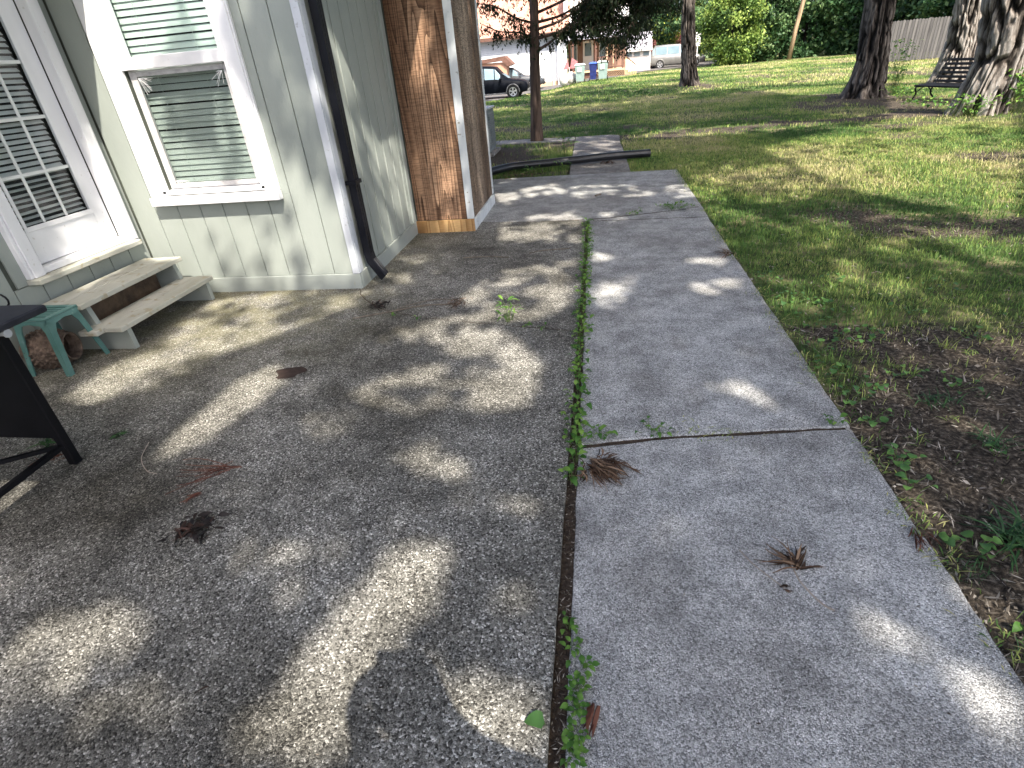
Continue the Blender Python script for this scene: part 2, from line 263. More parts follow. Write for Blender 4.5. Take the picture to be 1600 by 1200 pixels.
def shinglemat(name, c1, c2, c3, sc=4):
    m = bpy.data.materials.new(name); m.use_nodes = True; t = m.node_tree; b = t.nodes['Principled BSDF']
    tc = N(t, 'ShaderNodeTexCoord'); mp = N(t, 'ShaderNodeMapping'); mp.inputs['Rotation'].default_value = (R(90), 0, 0)
    br = N(t, 'ShaderNodeTexBrick', Scale=sc); br.inputs['Color1'].default_value = (*c1, 1); br.inputs['Color2'].default_value = (*c2, 1); br.inputs['Mortar'].default_value = (*c3, 1)
    br.inputs['Mortar Size'].default_value = .03
    n = N(t, 'ShaderNodeTexNoise', Scale=1.5, Detail=6); mx = N(t, 'ShaderNodeMixRGB', blend_type='MULTIPLY'); mx.inputs[0].default_value = .6
    cr = N(t, 'ShaderNodeValToRGB'); cr.color_ramp.elements[0].position = .35; cr.color_ramp.elements[1].position = .6; cr.color_ramp.elements[0].color = (.55, .55, .55, 1)
    t.links.new(tc.outputs['Object'], mp.inputs[0]); t.links.new(mp.outputs[0], br.inputs['Vector']); t.links.new(tc.outputs['Object'], n.inputs['Vector']); t.links.new(n.outputs[0], cr.inputs[0])
    t.links.new(br.outputs[0], mx.inputs[1]); t.links.new(cr.outputs[0], mx.inputs[2]); t.links.new(mx.outputs[0], b.inputs['Base Color']); b.inputs['Roughness'].default_value = .9
    return m
M['redroof'] = shinglemat('red_brown_shingles', (.47, .235, .165), (.60, .34, .25), (.28, .13, .09), 2.6)
M['greyroof'] = shinglemat('lilac_grey_shingles', (.42, .41, .47), (.55, .54, .60), (.3, .3, .34), 3.)

# ------------------------------------------------------------------ helpers
def tag(o, label=None, cat=None, group=None, kind=None):
    if label: o['label'] = label
    if cat: o['category'] = cat
    if group: o['group'] = group
    if kind: o['kind'] = kind
    return o
def thing(name, label, cat, loc=(0, 0, 0), rz=0, group=None):
    o = bpy.data.objects.new(name, None); C.objects.link(o); o.location = loc; o.rotation_euler = (0, 0, rz); o.empty_display_size = .1
    return tag(o, label, cat, group)
def wl(o):
    v = Vector((0, 0, 0))
    while o is not None: v += o.location; o = o.parent
    return v
def link(name, me, parent=None, loc=(0, 0, 0), rot=(0, 0, 0), mt=None):
    if mt is not None and not me.materials: me.materials.append(mt)
    o = bpy.data.objects.new(name, me); C.objects.link(o); o.parent = parent; o.location = loc; o.rotation_euler = rot
    return o
class MB:
    def __init__(s): s.v = []; s.f = []
    def add(s, vs, fs):
        k = len(s.v); s.v += [tuple(v) for v in vs]; s.f += [tuple(i + k for i in f) for f in fs]; return s
    def box(s, x0, x1, y0, y1, z0, z1, ch=0.):
        if ch <= 0:
            vs = [(x, y, z) for x in (x0, x1) for y in (y0, y1) for z in (z0, z1)]
            return s.add(vs, [(0, 1, 3, 2), (4, 6, 7, 5), (0, 4, 5, 1), (2, 3, 7, 6), (0, 2, 6, 4), (1, 5, 7, 3)])
        bm = bmesh.new(); bmesh.ops.create_cube(bm, size=1)
        for v in bm.verts: v.co = Vector(((x0 + x1) / 2 + v.co.x * (x1 - x0), (y0 + y1) / 2 + v.co.y * (y1 - y0), (z0 + z1) / 2 + v.co.z * (z1 - z0)))
        bmesh.ops.bevel(bm, geom=list(bm.edges), offset=ch, segments=1, affect='EDGES')
        bm.verts.index_update(); s.add([v.co[:] for v in bm.verts], [[v.index for v in f.verts] for f in bm.faces]); bm.free(); return s
    def bar(s, a, b, w, h, up=(0, 0, 1)):
        a, b = Vector(a), Vector(b); d = (b - a).normalized(); u = Vector(up); r = d.cross(u)
        if r.length < 1e-4: r = d.cross(Vector((1, 0, 0)))
        r.normalize(); u = r.cross(d).normalized(); r *= w / 2; u *= h / 2
        vs = [p + q for p in (a, b) for q in (-r - u, r - u, r + u, -r + u)]
        return s.add(vs, [(0, 3, 2, 1), (4, 5, 6, 7), (0, 1, 5, 4), (1, 2, 6, 5), (2, 3, 7, 6), (3, 0, 4, 7)])
    def tube(s, pts, rad, n=8, cap=True):
        pts = [Vector(p) for p in pts]; k0 = len(s.v); prev = None
        if not hasattr(rad, '__len__'): rad = [rad] * len(pts)
        vs = []; fs = []
        for i, p in enumerate(pts):
            d = (pts[min(i + 1, len(pts) - 1)] - pts[max(i - 1, 0)]).normalized()
            if prev is None: a = d.orthogonal().normalized()
            else: a = (prev - d * prev.dot(d)).normalized()
            prev = a; b = d.cross(a)
            for j in range(n):
                t = 2 * math.pi * j / n; vs.append(p + (a * math.cos(t) + b * math.sin(t)) * rad[i])
        for i in range(len(pts) - 1):
            for j in range(n): fs.append((i * n + j, i * n + (j + 1) % n, (i + 1) * n + (j + 1) % n, (i + 1) * n + j))
        if cap: fs.append(tuple(range(n))[::-1]); fs.append(tuple((len(pts) - 1) * n + j for j in range(n)))
        return s.add(vs, fs)
    def lathe(s, prof, c=(0, 0, 0), ax='z', n=24, cap=True):
        vs = []; fs = []
        for r, h in prof:
            for j in range(n):
                t = 2 * math.pi * j / n; x, y = r * math.cos(t), r * math.sin(t)
                vs.append({'z': (c[0] + x, c[1] + y, c[2] + h), 'y': (c[0] + x, c[1] + h, c[2] + y), 'x': (c[0] + h, c[1] + x, c[2] + y)}[ax])
        for i in range(len(prof) - 1):
            for j in range(n): fs.append((i * n + j, i * n + (j + 1) % n, (i + 1) * n + (j + 1) % n, (i + 1) * n + j))
        if cap: fs.append(tuple(range(n))[::-1]); fs.append(tuple((len(prof) - 1) * n + j for j in range(n)))
        return s.add(vs, fs)
    def mesh(s, name, mt=None, off=(0, 0, 0), smooth=False):
        me = bpy.data.meshes.new(name)
        me.from_pydata([(v[0] - off[0], v[1] - off[1], v[2] - off[2]) for v in s.v], [], s.f)
        if mt: me.materials.append(mt)
        if smooth: me.polygons.foreach_set('use_smooth', [True] * len(me.polygons))
        me.update(); return me
    def build(s, name, mt, parent=None, world=True, smooth=False, label=None):
        off = wl(parent) if (world and parent is not None) else (0, 0, 0)
        me = s.mesh(name, mt, off, smooth)
        bm = bmesh.new(); bm.from_mesh(me); bmesh.ops.recalc_face_normals(bm, faces=bm.faces); bm.to_mesh(me); bm.free()
        o = bpy.data.objects.new(name, me); C.objects.link(o); o.parent = parent
        if label: o['label'] = label
        return o
def npmesh(name, V, F, mt=None, tint=None, smooth=False):
    """V (n,3), F (m,k) quads or triangles, tint per face"""
    me = bpy.data.meshes.new(name); k = F.shape[1]
    me.vertices.add(len(V)); me.vertices.foreach_set('co', V.astype(np.float32).ravel())
    me.loops.add(F.size); me.loops.foreach_set('vertex_index', F.astype(np.int32).ravel())
    me.polygons.add(len(F)); me.polygons.foreach_set('loop_start', np.arange(0, F.size, k, dtype=np.int32))
    me.update(calc_edges=True)
    if smooth: me.polygons.foreach_set('use_smooth', np.ones(len(F), bool))
    if tint is not None:
        a = me.attributes.new('tint', 'FLOAT', 'FACE'); a.data.foreach_set('value', tint.astype(np.float32))
    if mt: me.materials.append(mt)
    return me
def h2(ix, iy, s): 
    n = (ix.astype(np.int64) * 374761393 + iy.astype(np.int64) * 668265263 + s * 974634777) & 0x7fffffff
    n = ((n ^ (n >> 13)) * 1274126177) & 0x7fffffff
    return ((n ^ (n >> 16)) & 0xffff) / 65535.
def vn(x, y, s=0):
    x = np.asarray(x, float); y = np.asarray(y, float); ix = np.floor(x); iy = np.floor(y); fx = x - ix; fy = y - iy; fx = fx * fx * (3 - 2 * fx); fy = fy * fy * (3 - 2 * fy)
    return (h2(ix, iy, s) * (1 - fx) + h2(ix + 1, iy, s) * fx) * (1 - fy) + (h2(ix, iy + 1, s) * (1 - fx) + h2(ix + 1, iy + 1, s) * fx) * fy
def fbm(x, y, s=0, o=4):
    r = 0; a = .5
    for i in range(o): r = r + a * vn(np.asarray(x) * 2 ** i, np.asarray(y) * 2 ** i, s + i); a *= .5
    return r / (1 - .5 ** o)
def inpoly(x, y, poly):
    c = np.zeros(x.shape, bool); n = len(poly)
    for i in range(n):
        x0, y0 = poly[i]; x1, y1 = poly[i - 1]
        k = ((y0 > y) != (y1 > y)); t = (x1 - x0) * (y - y0) / ((y1 - y0) or 1e-9) + x0
        c ^= (k & (x < t))
    return c
def quads(P, size, aspect=1.6, tint=None, droop=None, name='leaves', mt=None, jit=.5):
    """leaf cards: one small diamond per point"""
    n = len(P); size = np.broadcast_to(size, (n,)) * (1 + jit * (rng.random(n) - .5))
    a = rng.normal(size=(n, 3)); 
    if droop is not None: a = a * (1 - droop) + np.array([0, 0, -1.]) * droop * 2
    a /= np.linalg.norm(a, axis=1)[:, None]; b = rng.normal(size=(n, 3)); b -= a * (a * b).sum(1)[:, None]; b /= np.linalg.norm(b, axis=1)[:, None]
    A = a * (size / 2)[:, None]; B = b * (size / 2 / aspect)[:, None]
    V = np.stack([P - A, P + B, P + A, P - B], 1).reshape(-1, 3); F = np.arange(4 * n).reshape(n, 4)
    if tint is None: tint = rng.random(n)
    return npmesh(name, V, F, mt, tint)

def zg(x, y):
    """height of the ground: flat, dropping a little to the driveway far left"""
    S = lambda t: np.clip(t, 0, 1) ** 2 * (3 - 2 * np.clip(t, 0, 1))
    x = np.asarray(x, float); y = np.asarray(y, float)
    z = -.35 * S((y - 27) / 9) * S((-x - .5) / 3.2)
    z = z - .02 + .022 * (fbm(x * .8, y * .8, 31) - .5) * np.clip((x - 1.1) / .4 + np.clip((y - 9) / .5, 0, 1), 0, 1)
    return z
def soilness(x, y):
    """where the lawn is bare: by the near path, under the big trees, a worn track"""
    n = fbm(x * 1.3, y * 1.3, 7); n2 = fbm(x * .75, y * .75, 17)
    s = 1.25 - np.hypot((x - 2.3) / 1.9, (y - 1.6) / 2.4) ; s = np.maximum(s, 1.1 - np.hypot((x - 3.6) / 1.5, (y - 3.4) / 1.1))
    for cx, cy, r in ((7.2, 15.3, 1.7), (7.2, 17.2, 1.6), (4.2, 29, 1.6), (8.3, 13.8, 1.2), (-2.0, 11.5, 1.6), (-.5, 12.3, .9)): s = np.maximum(s, 1.2 - np.hypot(x - cx, y - cy) / r)
    tr = 1 - np.abs(y - (12.9 + .12 * (x - .5))) / .75; tr = np.where((x > .4) & (x < 7), tr, -1); s = np.maximum(s, tr * .9)
    s = np.maximum(s, 1 - np.abs(y - 9.1) / .5 - np.clip(x + .3, 0, 9) * 3)
    edge = 1 - .8 * ((x < 1.9) & (y > 3.3) & (y < 9))
    return np.clip(s + (n - .5) * 1.6, 0, 1) * .92 * edge + np.clip((n2 - .50) * 2.6, 0, .62) * edge
# ------------------------------------------------------------------ ground
def axis(lo, hi, flo, fhi, step, grow=1.12):
    a = list(np.arange(flo, fhi, step)); s = step
    while a[-1] < hi: s *= grow; a.append(a[-1] + s)
    s = step; b = []
    c = flo
    while c > lo: s *= grow; c -= s; b.append(c)
    return np.array(b[::-1] + a)
gx = axis(-160, 170, -4, 9, .11); gy = axis(-60, 260, -1, 15, .11)
GX, GY = np.meshgrid(gx, gy, indexing='ij'); GZ = zg(GX, GY)
far = np.clip((GY - 62) / 60, 0, 1); GZ = GZ + far * 1.5
V = np.stack([GX, GY, GZ], -1).reshape(-1, 3); nx, ny = GX.shape
I = np.arange(nx * ny).reshape(nx, ny)
F = np.stack([I[:-1, :-1], I[1:, :-1], I[1:, 1:], I[:-1, 1:]], -1).reshape(-1, 4)
me = npmesh('ground', V, F, smooth=True)
a = me.attributes.new('soil', 'FLOAT', 'POINT'); a.data.foreach_set('value', soilness(V[:, 0], V[:, 1]).astype(np.float32))
gm = bpy.data.materials.new('lawn_ground'); gm.use_nodes = True; t = gm.node_tree; b = t.nodes['Principled BSDF']; L = t.links.new
g = N(t, 'ShaderNodeNewGeometry'); P = g.outputs['Position']
n1 = N(t, 'ShaderNodeTexNoise', Scale=2.2, Detail=9, Roughness=.7); L(P, n1.inputs['Vector'])
c1 = N(t, 'ShaderNodeValToRGB'); e = c1.color_ramp.elements; e[0].position = .34; e[0].color = (.030, .055, .018, 1); e[1].position = .64; e[1].color = (.25, .215, .12, 1); x = e.new(.5); x.color = (.075, .10, .035, 1); L(n1.outputs[0], c1.inputs[0])
n2 = N(t, 'ShaderNodeTexNoise', Scale=45, Detail=6, Roughness=.7); L(P, n2.inputs['Vector'])
c2 = N(t, 'ShaderNodeValToRGB'); e = c2.color_ramp.elements; e[0].position = .38; e[0].color = (.023, .019, .0155, 1); e[1].position = .68; e[1].color = (.26, .22, .175, 1); x = e.new(.53); x.color = (.08, .065, .05, 1); L(n2.outputs[0], c2.inputs[0])
at = N(t, 'ShaderNodeAttribute', attribute_name='soil'); ad = N(t, 'ShaderNodeMath', operation='ADD'); L(at.outputs['Fac'], ad.inputs[0]); 
n3 = N(t, 'ShaderNodeTexNoise', Scale=14, Detail=5); L(P, n3.inputs['Vector']); s3 = N(t, 'ShaderNodeMath', operation='SUBTRACT'); L(n3.outputs[0], s3.inputs[0]); s3.inputs[1].default_value = .5; L(s3.outputs[0], ad.inputs[1])
c3 = N(t, 'ShaderNodeValToRGB'); c3.color_ramp.elements[0].position = .3; c3.color_ramp.elements[1].position = .55; L(ad.outputs[0], c3.inputs[0])
mx = N(t, 'ShaderNodeMixRGB'); L(c3.outputs[0], mx.inputs[0]); L(c1.outputs[0], mx.inputs[1]); L(c2.outputs[0], mx.inputs[2])
sp = N(t, 'ShaderNodeSeparateXYZ'); L(P, sp.inputs[0])                # the worn track is dry and pinkish
L(mx.outputs[0], b.inputs['Base Color']); b.inputs['Roughness'].default_value = 1; b.inputs['Specular IOR Level'].default_value = .1
bp = N(t, 'ShaderNodeBump', Strength=.8, Distance=.03); L(n2.outputs[0], bp.inputs['Height']); L(bp.outputs[0], b.inputs['Normal'])
tag(link('ground', me, mt=gm), kind='structure')

# ------------------------------------------------------------------ concrete slabs with worn, slightly uneven edges
def slab(poly, top, name, mt, parent=None, wob=.006, seed=0, bev=.006):
    pts = []
    for i in range(len(poly)):
        a, b_ = np.array(poly[i], float), np.array(poly[(i + 1) % len(poly)], float); L_ = np.hypot(*(b_ - a)); n = max(1, int(L_ / .05)); nrm = np.array([b_[1] - a[1], a[0] - b_[0]]) / max(L_, 1e-6)
        for k in range(n):
            p = a + (b_ - a) * k / n; wv = (fbm(p[0] * 6 + p[1] * 6, seed + .5, 3) - .5) * 2 * wob + (fbm(p[0] * 30 + p[1] * 30, seed + .7, 5) - .5) * wob
            pts.append(p + nrm * (wv if k else 0))
    pts = np.array(pts); c = pts.mean(0); n = len(pts)
    nr = np.roll(pts, -1, 0) - np.roll(pts, 1, 0); nr = np.stack([nr[:, 1], -nr[:, 0]], 1); nr /= np.linalg.norm(nr, axis=1)[:, None] + 1e-9
    area = .5 * np.sum(pts[:, 0] * np.roll(pts[:, 1], -1) - np.roll(pts[:, 0], -1) * pts[:, 1])
    if area < 0: nr = -nr
    inner = pts - nr * bev
    bm = bmesh.new(); rings = []
    for q, z in ((pts, top - .12), (pts, top - bev), (inner, top)): rings.append([bm.verts.new((p[0], p[1], z)) for p in q])
    for r in range(2):
        for i in range(n): bm.faces.new((rings[r][i], rings[r][(i + 1) % n], rings[r + 1][(i + 1) % n], rings[r + 1][i]))
    f = bm.faces.new(rings[2]); bmesh.ops.triangulate(bm, faces=[f])
    bmesh.ops.recalc_face_normals(bm, faces=bm.faces)
    me = bpy.data.meshes.new(name); bm.to_mesh(me); bm.free(); me.materials.append(mt)
    return link(name, me, parent)
crack = [(-1.3, 6.20), (-.8, 6.12), (-.3, 6.10), (.1, 6.13), (.42, 6.22), (.7, 6.30), (.95, 6.36), (1.165, 6.47)]
pc = [(-7, 4.16), (-1.97, 4.15), (-1.93, 4.02), (-1.84, 3.90), (-1.70, 3.74), (-1.52, 3.62), (-1.3, 3.53), (-1.05, 3.46), (-.82, 3.40), (-.58, 3.345), (-.35, 3.30), (-.122, 3.245)]
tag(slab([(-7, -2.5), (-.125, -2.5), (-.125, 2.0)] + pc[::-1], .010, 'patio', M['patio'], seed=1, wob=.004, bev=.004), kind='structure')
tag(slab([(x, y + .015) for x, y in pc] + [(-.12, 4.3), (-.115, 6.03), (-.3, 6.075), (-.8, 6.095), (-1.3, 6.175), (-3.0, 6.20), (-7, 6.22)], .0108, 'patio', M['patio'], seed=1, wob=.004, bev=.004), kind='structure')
pth = thing('path', None, None); pth['kind'] = 'structure'
slab([(-.078, -2.5), (1.15, -2.5), (1.145, 2.20), (.6, 2.135), (.3, 2.098), (.0, 2.032), (-.08, 2.017)], 0, 'concrete_slab', M['path'], pth, seed=2, wob=.009)
slab([(-.082, 2.046), (.0, 2.058), (.3, 2.122), (.6, 2.156), (1.148, 2.222), (1.15, 6.005), (-.085, 6.035)], .001, 'concrete_slab', M['path'], pth, seed=3, wob=.009)
slab([(-.1, 6.066), (1.155, 6.032)] + crack[::-1][:-3] + [(-.28, 6.088)], .000, 'concrete_slab', M['path'], pth, seed=4, wob=.003)
slab([(-2.6, 6.235)] + [(x, y + .034) for x, y in crack] + [(1.168, 8.78), (.8, 8.80), (-.4, 8.84), (-1.6, 8.83), (-2.6, 8.83)], -.001, 'concrete_slab', M['path'], pth, seed=5)
rs = [(.5 - .28 + .28 * math.cos(t_), 13.35 - .28 + .28 * math.sin(t_)) for t_ in np.linspace(0, math.pi / 2, 7)]
wk = thing('walkway', None, None); wk['kind'] = 'structure'
slab([(-.42, 8.87), (.50, 8.84), (.485, 10.6), (-.44, 10.6)], .002, 'concrete_slab', M['walk'], wk, seed=6)
slab([(-.44, 10.62), (.485, 10.62), (.46, 12.3), (-.46, 12.3)], .002, 'concrete_slab', M['walk'], wk, seed=6)
slab([(-.46, 12.32), (.47, 12.32)] + [(x - .02, y) for x, y in rs] + [(-.46, 13.35)], .003, 'concrete_slab', M['walk'], wk, seed=7)
slab([(-.48, 12.75), (-.48, 13.35), (-2.2, 13.6), (-2.2, 12.95)], .004, 'concrete_slab', M['walk'], wk, seed=8)
slab([(-2.22, 12.95), (-2.22, 13.6), (-4.2, 13.7), (-4.2, 13.0)], .004, 'concrete_slab', M['walk'], wk, seed=9)
# soil between the slabs
tag(MB().box(-.145, -.06, -2.5, 6.1, -.1, -.016).box(-.059, 1.125, 1.95, 2.3, -.09, -.0065).box(-.059, 1.125, 5.9, 6.6, -.09, -.0038).box(-2.6, -.146, 5.95, 6.6, -.09, -.0038).box(-5, -.146, 3.0, 4.13, -.08, .0035).box(-.38, .45, 8.7, 8.95, -.09, -.004).build('crack_soil', M['soil']), kind='structure')
# driveway and the street beyond, lying on the lower ground
drv = [(-60, 33.5), (-9, 33.2), (-5.9, 36.5), (-4.6, 41), (-3.3, 45.5), (-1.8, 46.0), (-.6, 44.6), (2.4, 48.3), (4.0, 54.5), (8.5, 57.2), (12, 57.8), (12, 61), (12, 66), (-60, 66)]
bm = bmesh.new(); pts = []
for i in range(len(drv)):
    a_, b_ = Vector(drv[i]), Vector(drv[(i + 1) % len(drv)]); k = max(1, int((b_ - a_).length / 1.0))
    for j in range(k): pts.append(a_ + (b_ - a_) * j / k)
vs = [bm.verts.new((p.x, p.y, 0)) for p in pts]; f = bm.faces.new(vs); bmesh.ops.triangulate(bm, faces=[f])
bmesh.ops.subdivide_edges(bm, edges=[e_ for e_ in bm.edges if e_.calc_length() > 3], cuts=3, use_grid_fill=True)
bmesh.ops.triangulate(bm, faces=bm.faces)
for v in bm.verts: v.co.z = float(zg(v.co.x, v.co.y)) + .03 + max(0, (v.co.y - 62) / 60 * 1.5)
me = bpy.data.meshes.new('driveway'); bm.to_mesh(me); bm.free()
tag(link('driveway', me, mt=M['asphalt']), kind='structure')

# ------------------------------------------------------------------ the near house
HOUSE = thing('house', 'sage green house with grooved siding, white window trim and a bare brown plywood corner', 'house', (-3.0, 4.2, 0))
YW, XD, XS = 4.146, -3.81, -1.947
def hp(name, mb, mt, smooth=False, parent=None, label=None): return mb.build(name, M[mt], parent or HOUSE, smooth=smooth, label=label)
# backing walls (dark green behind the grooves), with a hole for the window and the door
wy = YW + .032
b_ = MB()
b_.box(XD - .1, -3.42, wy, wy + .1, 0, 2.9); b_.box(-2.6, XS - .03, wy, wy + .1, 0, 2.9); b_.box(-3.42, -2.6, wy, wy + .1, 0, .86); b_.box(-3.42, -2.6, wy, wy + .1, 2.5, 2.9)
b_.box(XS - .13, XS - .031, wy + .101, 10.3, 0, 2.9)
b_.box(XD - .13, XD - .032, -3.5, 3.13, 0, 2.9); b_.box(XD - .13, XD - .032, 3.13, 3.99, 0, .50); b_.box(XD - .13, XD - .032, 3.99, wy - .001, 0, 2.9); b_.box(XD - .13, XD - .032, 3.13, 3.99, 2.6, 2.9)
hp('wall', b_, 'groove')
hp('end_wall', MB().box(-9, XS - .14, 10.2, 10.3, 0, 2.9), 'sage')
# siding boards between the grooves
gxs = [XD + .002] + [-3.60 + .2035 * k for k in range(9)]; gxs = [g_ for g_ in gxs if g_ < -2.0] + [-1.99]
for x0, x1 in zip(gxs[:-1], gxs[1:]):
    x0 += .0035; x1 -= .0035
    if x1 > -3.50 and x0 < -2.53:
        q = MB()
        for r0, r1 in ((x0, min(x1, -3.43)), (max(x0, -2.60), x1)):
            if r1 - r0 > .004: hp('siding_board', MB().box(r0, r1, YW + .0142, wy - .001, .801, 2.519), 'sage')
        q.box(x0, x1, YW + .014, wy - .001, .139, .80, .0015)
        hp('siding_board', q, 'sage'); hp('siding_board', MB().box(x0, x1, YW + .014, wy - .001, 2.52, 2.88, .0015), 'sage')
    else: hp('siding_board', MB().box(x0, x1, YW + .014, wy - .001, .139, 2.88, .0015), 'sage')
# side wall boards
ys = [4.25 + .2 * k for k in range(9)]
for y0, y1 in zip(ys[:-1], ys[1:]):
    y1 = min(y1, 5.82)
    hp('siding_board', MB().box(XS - .03, XS - .014, y0 + .011, y1 - .011, .139, 2.88, .003), 'sage')
# door wall boards (left of the door and below its sill)
for k in range(30):
    y1 = 3.965 - .2035 * k + .2; y0 = y1 - .2035
    y0 += .0035; y1 -= .0035; y1 = min(y1, wy - .003)
    if y0 > 3.06 or y1 > 3.10:
        if y0 < 3.99: hp('siding_board', MB().box(XD - .031, XD - .014, y0, y1, .14, .495, .0015), 'sage')
        if y1 > 4.06: hp('siding_board', MB().box(XD - .031, XD - .014, 4.06, y1, .496, 2.88, .0015), 'sage')
    elif y1 > -3: hp('siding_board', MB().box(XD - .031, XD - .014, y0, y1, .14, 2.88, .0015), 'sage')
hp('siding_board', MB().box(XD - .031, XD - .015, 2.98, 3.085, .50, 2.88, .0015), 'sage')
# base boards
hp('baseboard', MB().box(XD, XS, YW - .004, YW + .03, .002, .137, .003), 'sage_trim')
hp('baseboard', MB().box(XS - .02, XS + .004, YW + .0305, 5.815, .002, .139, .003), 'sage_trim')
hp('baseboard', MB().box(XD - .03, XD + .005, -3, YW - .006, .002, .137, .003), 'sage_trim')
# corner boards behind the downspout
hp('corner_board', MB().box(-2.005, XS + .002, YW - .008, YW + .0135, .140, 2.88, .003), 'corner_w')
hp('corner_board', MB().box(XS - .013, XS + .004, YW + .015, YW + .06, .141, 2.88, .003), 'corner_w')
hp('corner_board', MB().box(XS - .0135, XS - .002, YW + .062, YW + .10, .141, 2.88, .002), 'corner_w')
hp('corner_board', MB().box(XS - .0135, XS + .003, 5.725, 5.815, .141, 2.88, .003), 'sage_trim')
# downspout
d = MB(); prof = [(a_ * .78, b_ * .80) for a_, b_ in [(-.0375, -.055), (.0375, -.055), (.0375, -.03), (.033, -.026), (.033, -.01), (.0375, -.006), (.0375, .02), (.033, .024), (.033, .036), (.0375, .04), (.0375, .055), (-.0375, .055)]]
path_ = [((-1.900, 4.305, 2.88), (1, 0)), ((-1.900, 4.305, .27), (1, 0)), ((-1.888, 4.30, .205), (.93, .37)), ((-1.775, 4.245, .075), (.70, .71))]
vs = []
for (c, (ux, uz)) in path_:
    for (px, py) in prof: vs.append((c[0] + px * ux, c[1] + py, c[2] + px * uz))
n = len(prof); fs = [(i * n + j, i * n + (j + 1) % n, (i + 1) * n + (j + 1) % n, (i + 1) * n + j) for i in range(3) for j in range(n)]
d.add(vs, fs); ds = hp('downspout', d, 'downspout')
hp('strap', MB().box(-1.945, -1.858, 4.245, 4.365, .82, .85), 'downspout', parent=ds)
# brown corner box (chimney chase)
bx0, bx1, by0, by1 = -1.945, -1.31, 5.82, 7.14
hp('wall', MB().box(bx0 - .3, bx1 - .02, by0 + .02, by1 - .02, 0, 2.9), 'groove')
for x0, x1 in ((-1.932, -1.742), (-1.7385, -1.553), (-1.5495, -1.372)):
    hp('plywood_strip', MB().box(x0, x1, by0 + .006, by0 + .0195, .142, 2.88, .001), 'brownply')
hp('corner_board', MB().box(-1.376, -1.297, by0 - .010, by0 + .006, .140, 2.88, .003), 'primed', label='knotty primed white corner board between brown and grey plywood')
hp('corner_board', MB().box(bx1 - .012, bx1 + .008, by0 + .0075, by0 + .055, .142, 2.88, .003), 'greyply')
hp('skirt_board', MB().box(-1.968, -1.300, by0 - .022, by0 + .004, .003, .138, .003), 'pine', label='new bare pine board at the foot of the brown plywood')
hp('skirt_board', MB().box(bx1 - .014, bx1 + .012, by0 + .0055, by1 + .01, .003, .125, .003), 'primed')
ysb = [by0 + .056, 6.16, 6.46, 6.78, 7.085]
for y0, y1 in zip(ysb[:-1], ysb[1:]): hp('plywood_strip', MB().box(bx1 - .0195, bx1 - .006, y0 + .002, y1 - .002, .128, 2.88, .001), 'greyply')
hp('corner_board', MB().box(bx1 - .012, bx1 + .004, 7.086, by1 + .01, .128, 2.88, .002), 'primed')
# roof and its overhang
hp('eave', MB().box(XD - 1, -3.40, -3.6, YW - .02, 2.45, 2.60), 'white'); hp('eave', MB().box(-3.399, XS + .25, YW - .10, YW + 1, 2.90, 3.0), 'white')
hp('roof', MB().add([(-9.5, -3.8, 2.62), (-3.3, -3.8, 2.62), (-3.3, 3.9, 2.62), (-9.5, 3.9, 4.6), (-9.5, -3.8, 4.6)], [(0, 1, 4)]).add([(-3.3, -3.8, 2.62), (-3.3, 3.95, 2.62), (-9.5, 3.95, 4.6), (-9.5, -3.8, 4.6)], [(0, 1, 2, 3)]).add([(-9.6, 3.95, 3.01), (-1.2, 3.95, 3.01), (-1.2, 10.4, 3.01), (-9.6, 10.4, 3.01), (-9.6, 7.1, 4.9), (-1.2, 7.1, 4.9)], [(0, 1, 5, 4), (2, 3, 4, 5), (1, 2, 5), (3, 0, 4), (0, 3, 2, 1)]), 'redroof')
hp('wall', MB().box(-9, XD - .14, -3.5, 10.1, 0, 2.5), 'interior')

# ---- window
WIN = hp('window', MB().box(-3.56, -3.462, YW - .020, YW + .013, .836, 2.52, .004).box(-2.558, -2.460, YW - .020, YW + .013, .836, 2.52, .004).box(-3.57, -2.45, YW - .022, YW + .013, 2.4, 2.50, .004)
         .box(-3.461, -3.425, YW - .004, YW + .12, .85, 2.41, .003).box(-2.595, -2.559, YW - .004, YW + .12, .85, 2.41, .003).box(-3.46, -2.56, YW - .004, YW + .12, .84, .874, .003), 'white')
hp('sill', MB().box(-3.555, -2.435, YW - .062, YW + .0, .768, .834, .005), 'white', parent=WIN)
hp('casing_bead', MB().box(-2.4595, -2.447, YW - .012, YW + .0125, .836, 2.5, .002), 'white', parent=WIN); hp('casing_bead', MB().box(-3.572, -3.5605, YW - .012, YW + .0125, .836, 2.5, .002), 'white', parent=WIN)
# upper sash stands in front
hp('upper_sash', MB().box(-3.424, -3.335, YW + .016, YW + .05, 1.715, 2.40, .003).box(-2.685 + .06, -2.596, YW + .016, YW + .05, 1.715, 2.40, .003).box(-3.424, -2.596, YW + .010, YW + .055, 1.712, 1.792, .004), 'white', parent=WIN)
hp('lower_sash', MB().box(-3.424, -3.372, YW + .066, YW + .10, .875, 1.711, .003).box(-2.640, -2.596, YW + .066, YW + .10, .875, 1.711, .003).box(-3.371, -2.641, YW + .066, YW + .10, .876, .915, .003).box(-3.371, -2.641, YW + .066, YW + .10, 1.68, 1.71, .003), 'white', parent=WIN)
hp('screen_frame', MB().box(-3.405, -3.352, YW + .050, YW + .058, .89, 1.70).box(-2.648, -2.61, YW + .050, YW + .058, .89, 1.70).box(-3.351, -2.649, YW + .050, YW + .058, .885, .912).box(-3.351, -2.649, YW + .050, YW + .058, 1.67, 1.695), 'frame_br', parent=WIN)
hp('insect_screen', MB().box(-3.352, -2.648, YW + .0535, YW + .0545, .912, 1.67), 'screen', parent=WIN)
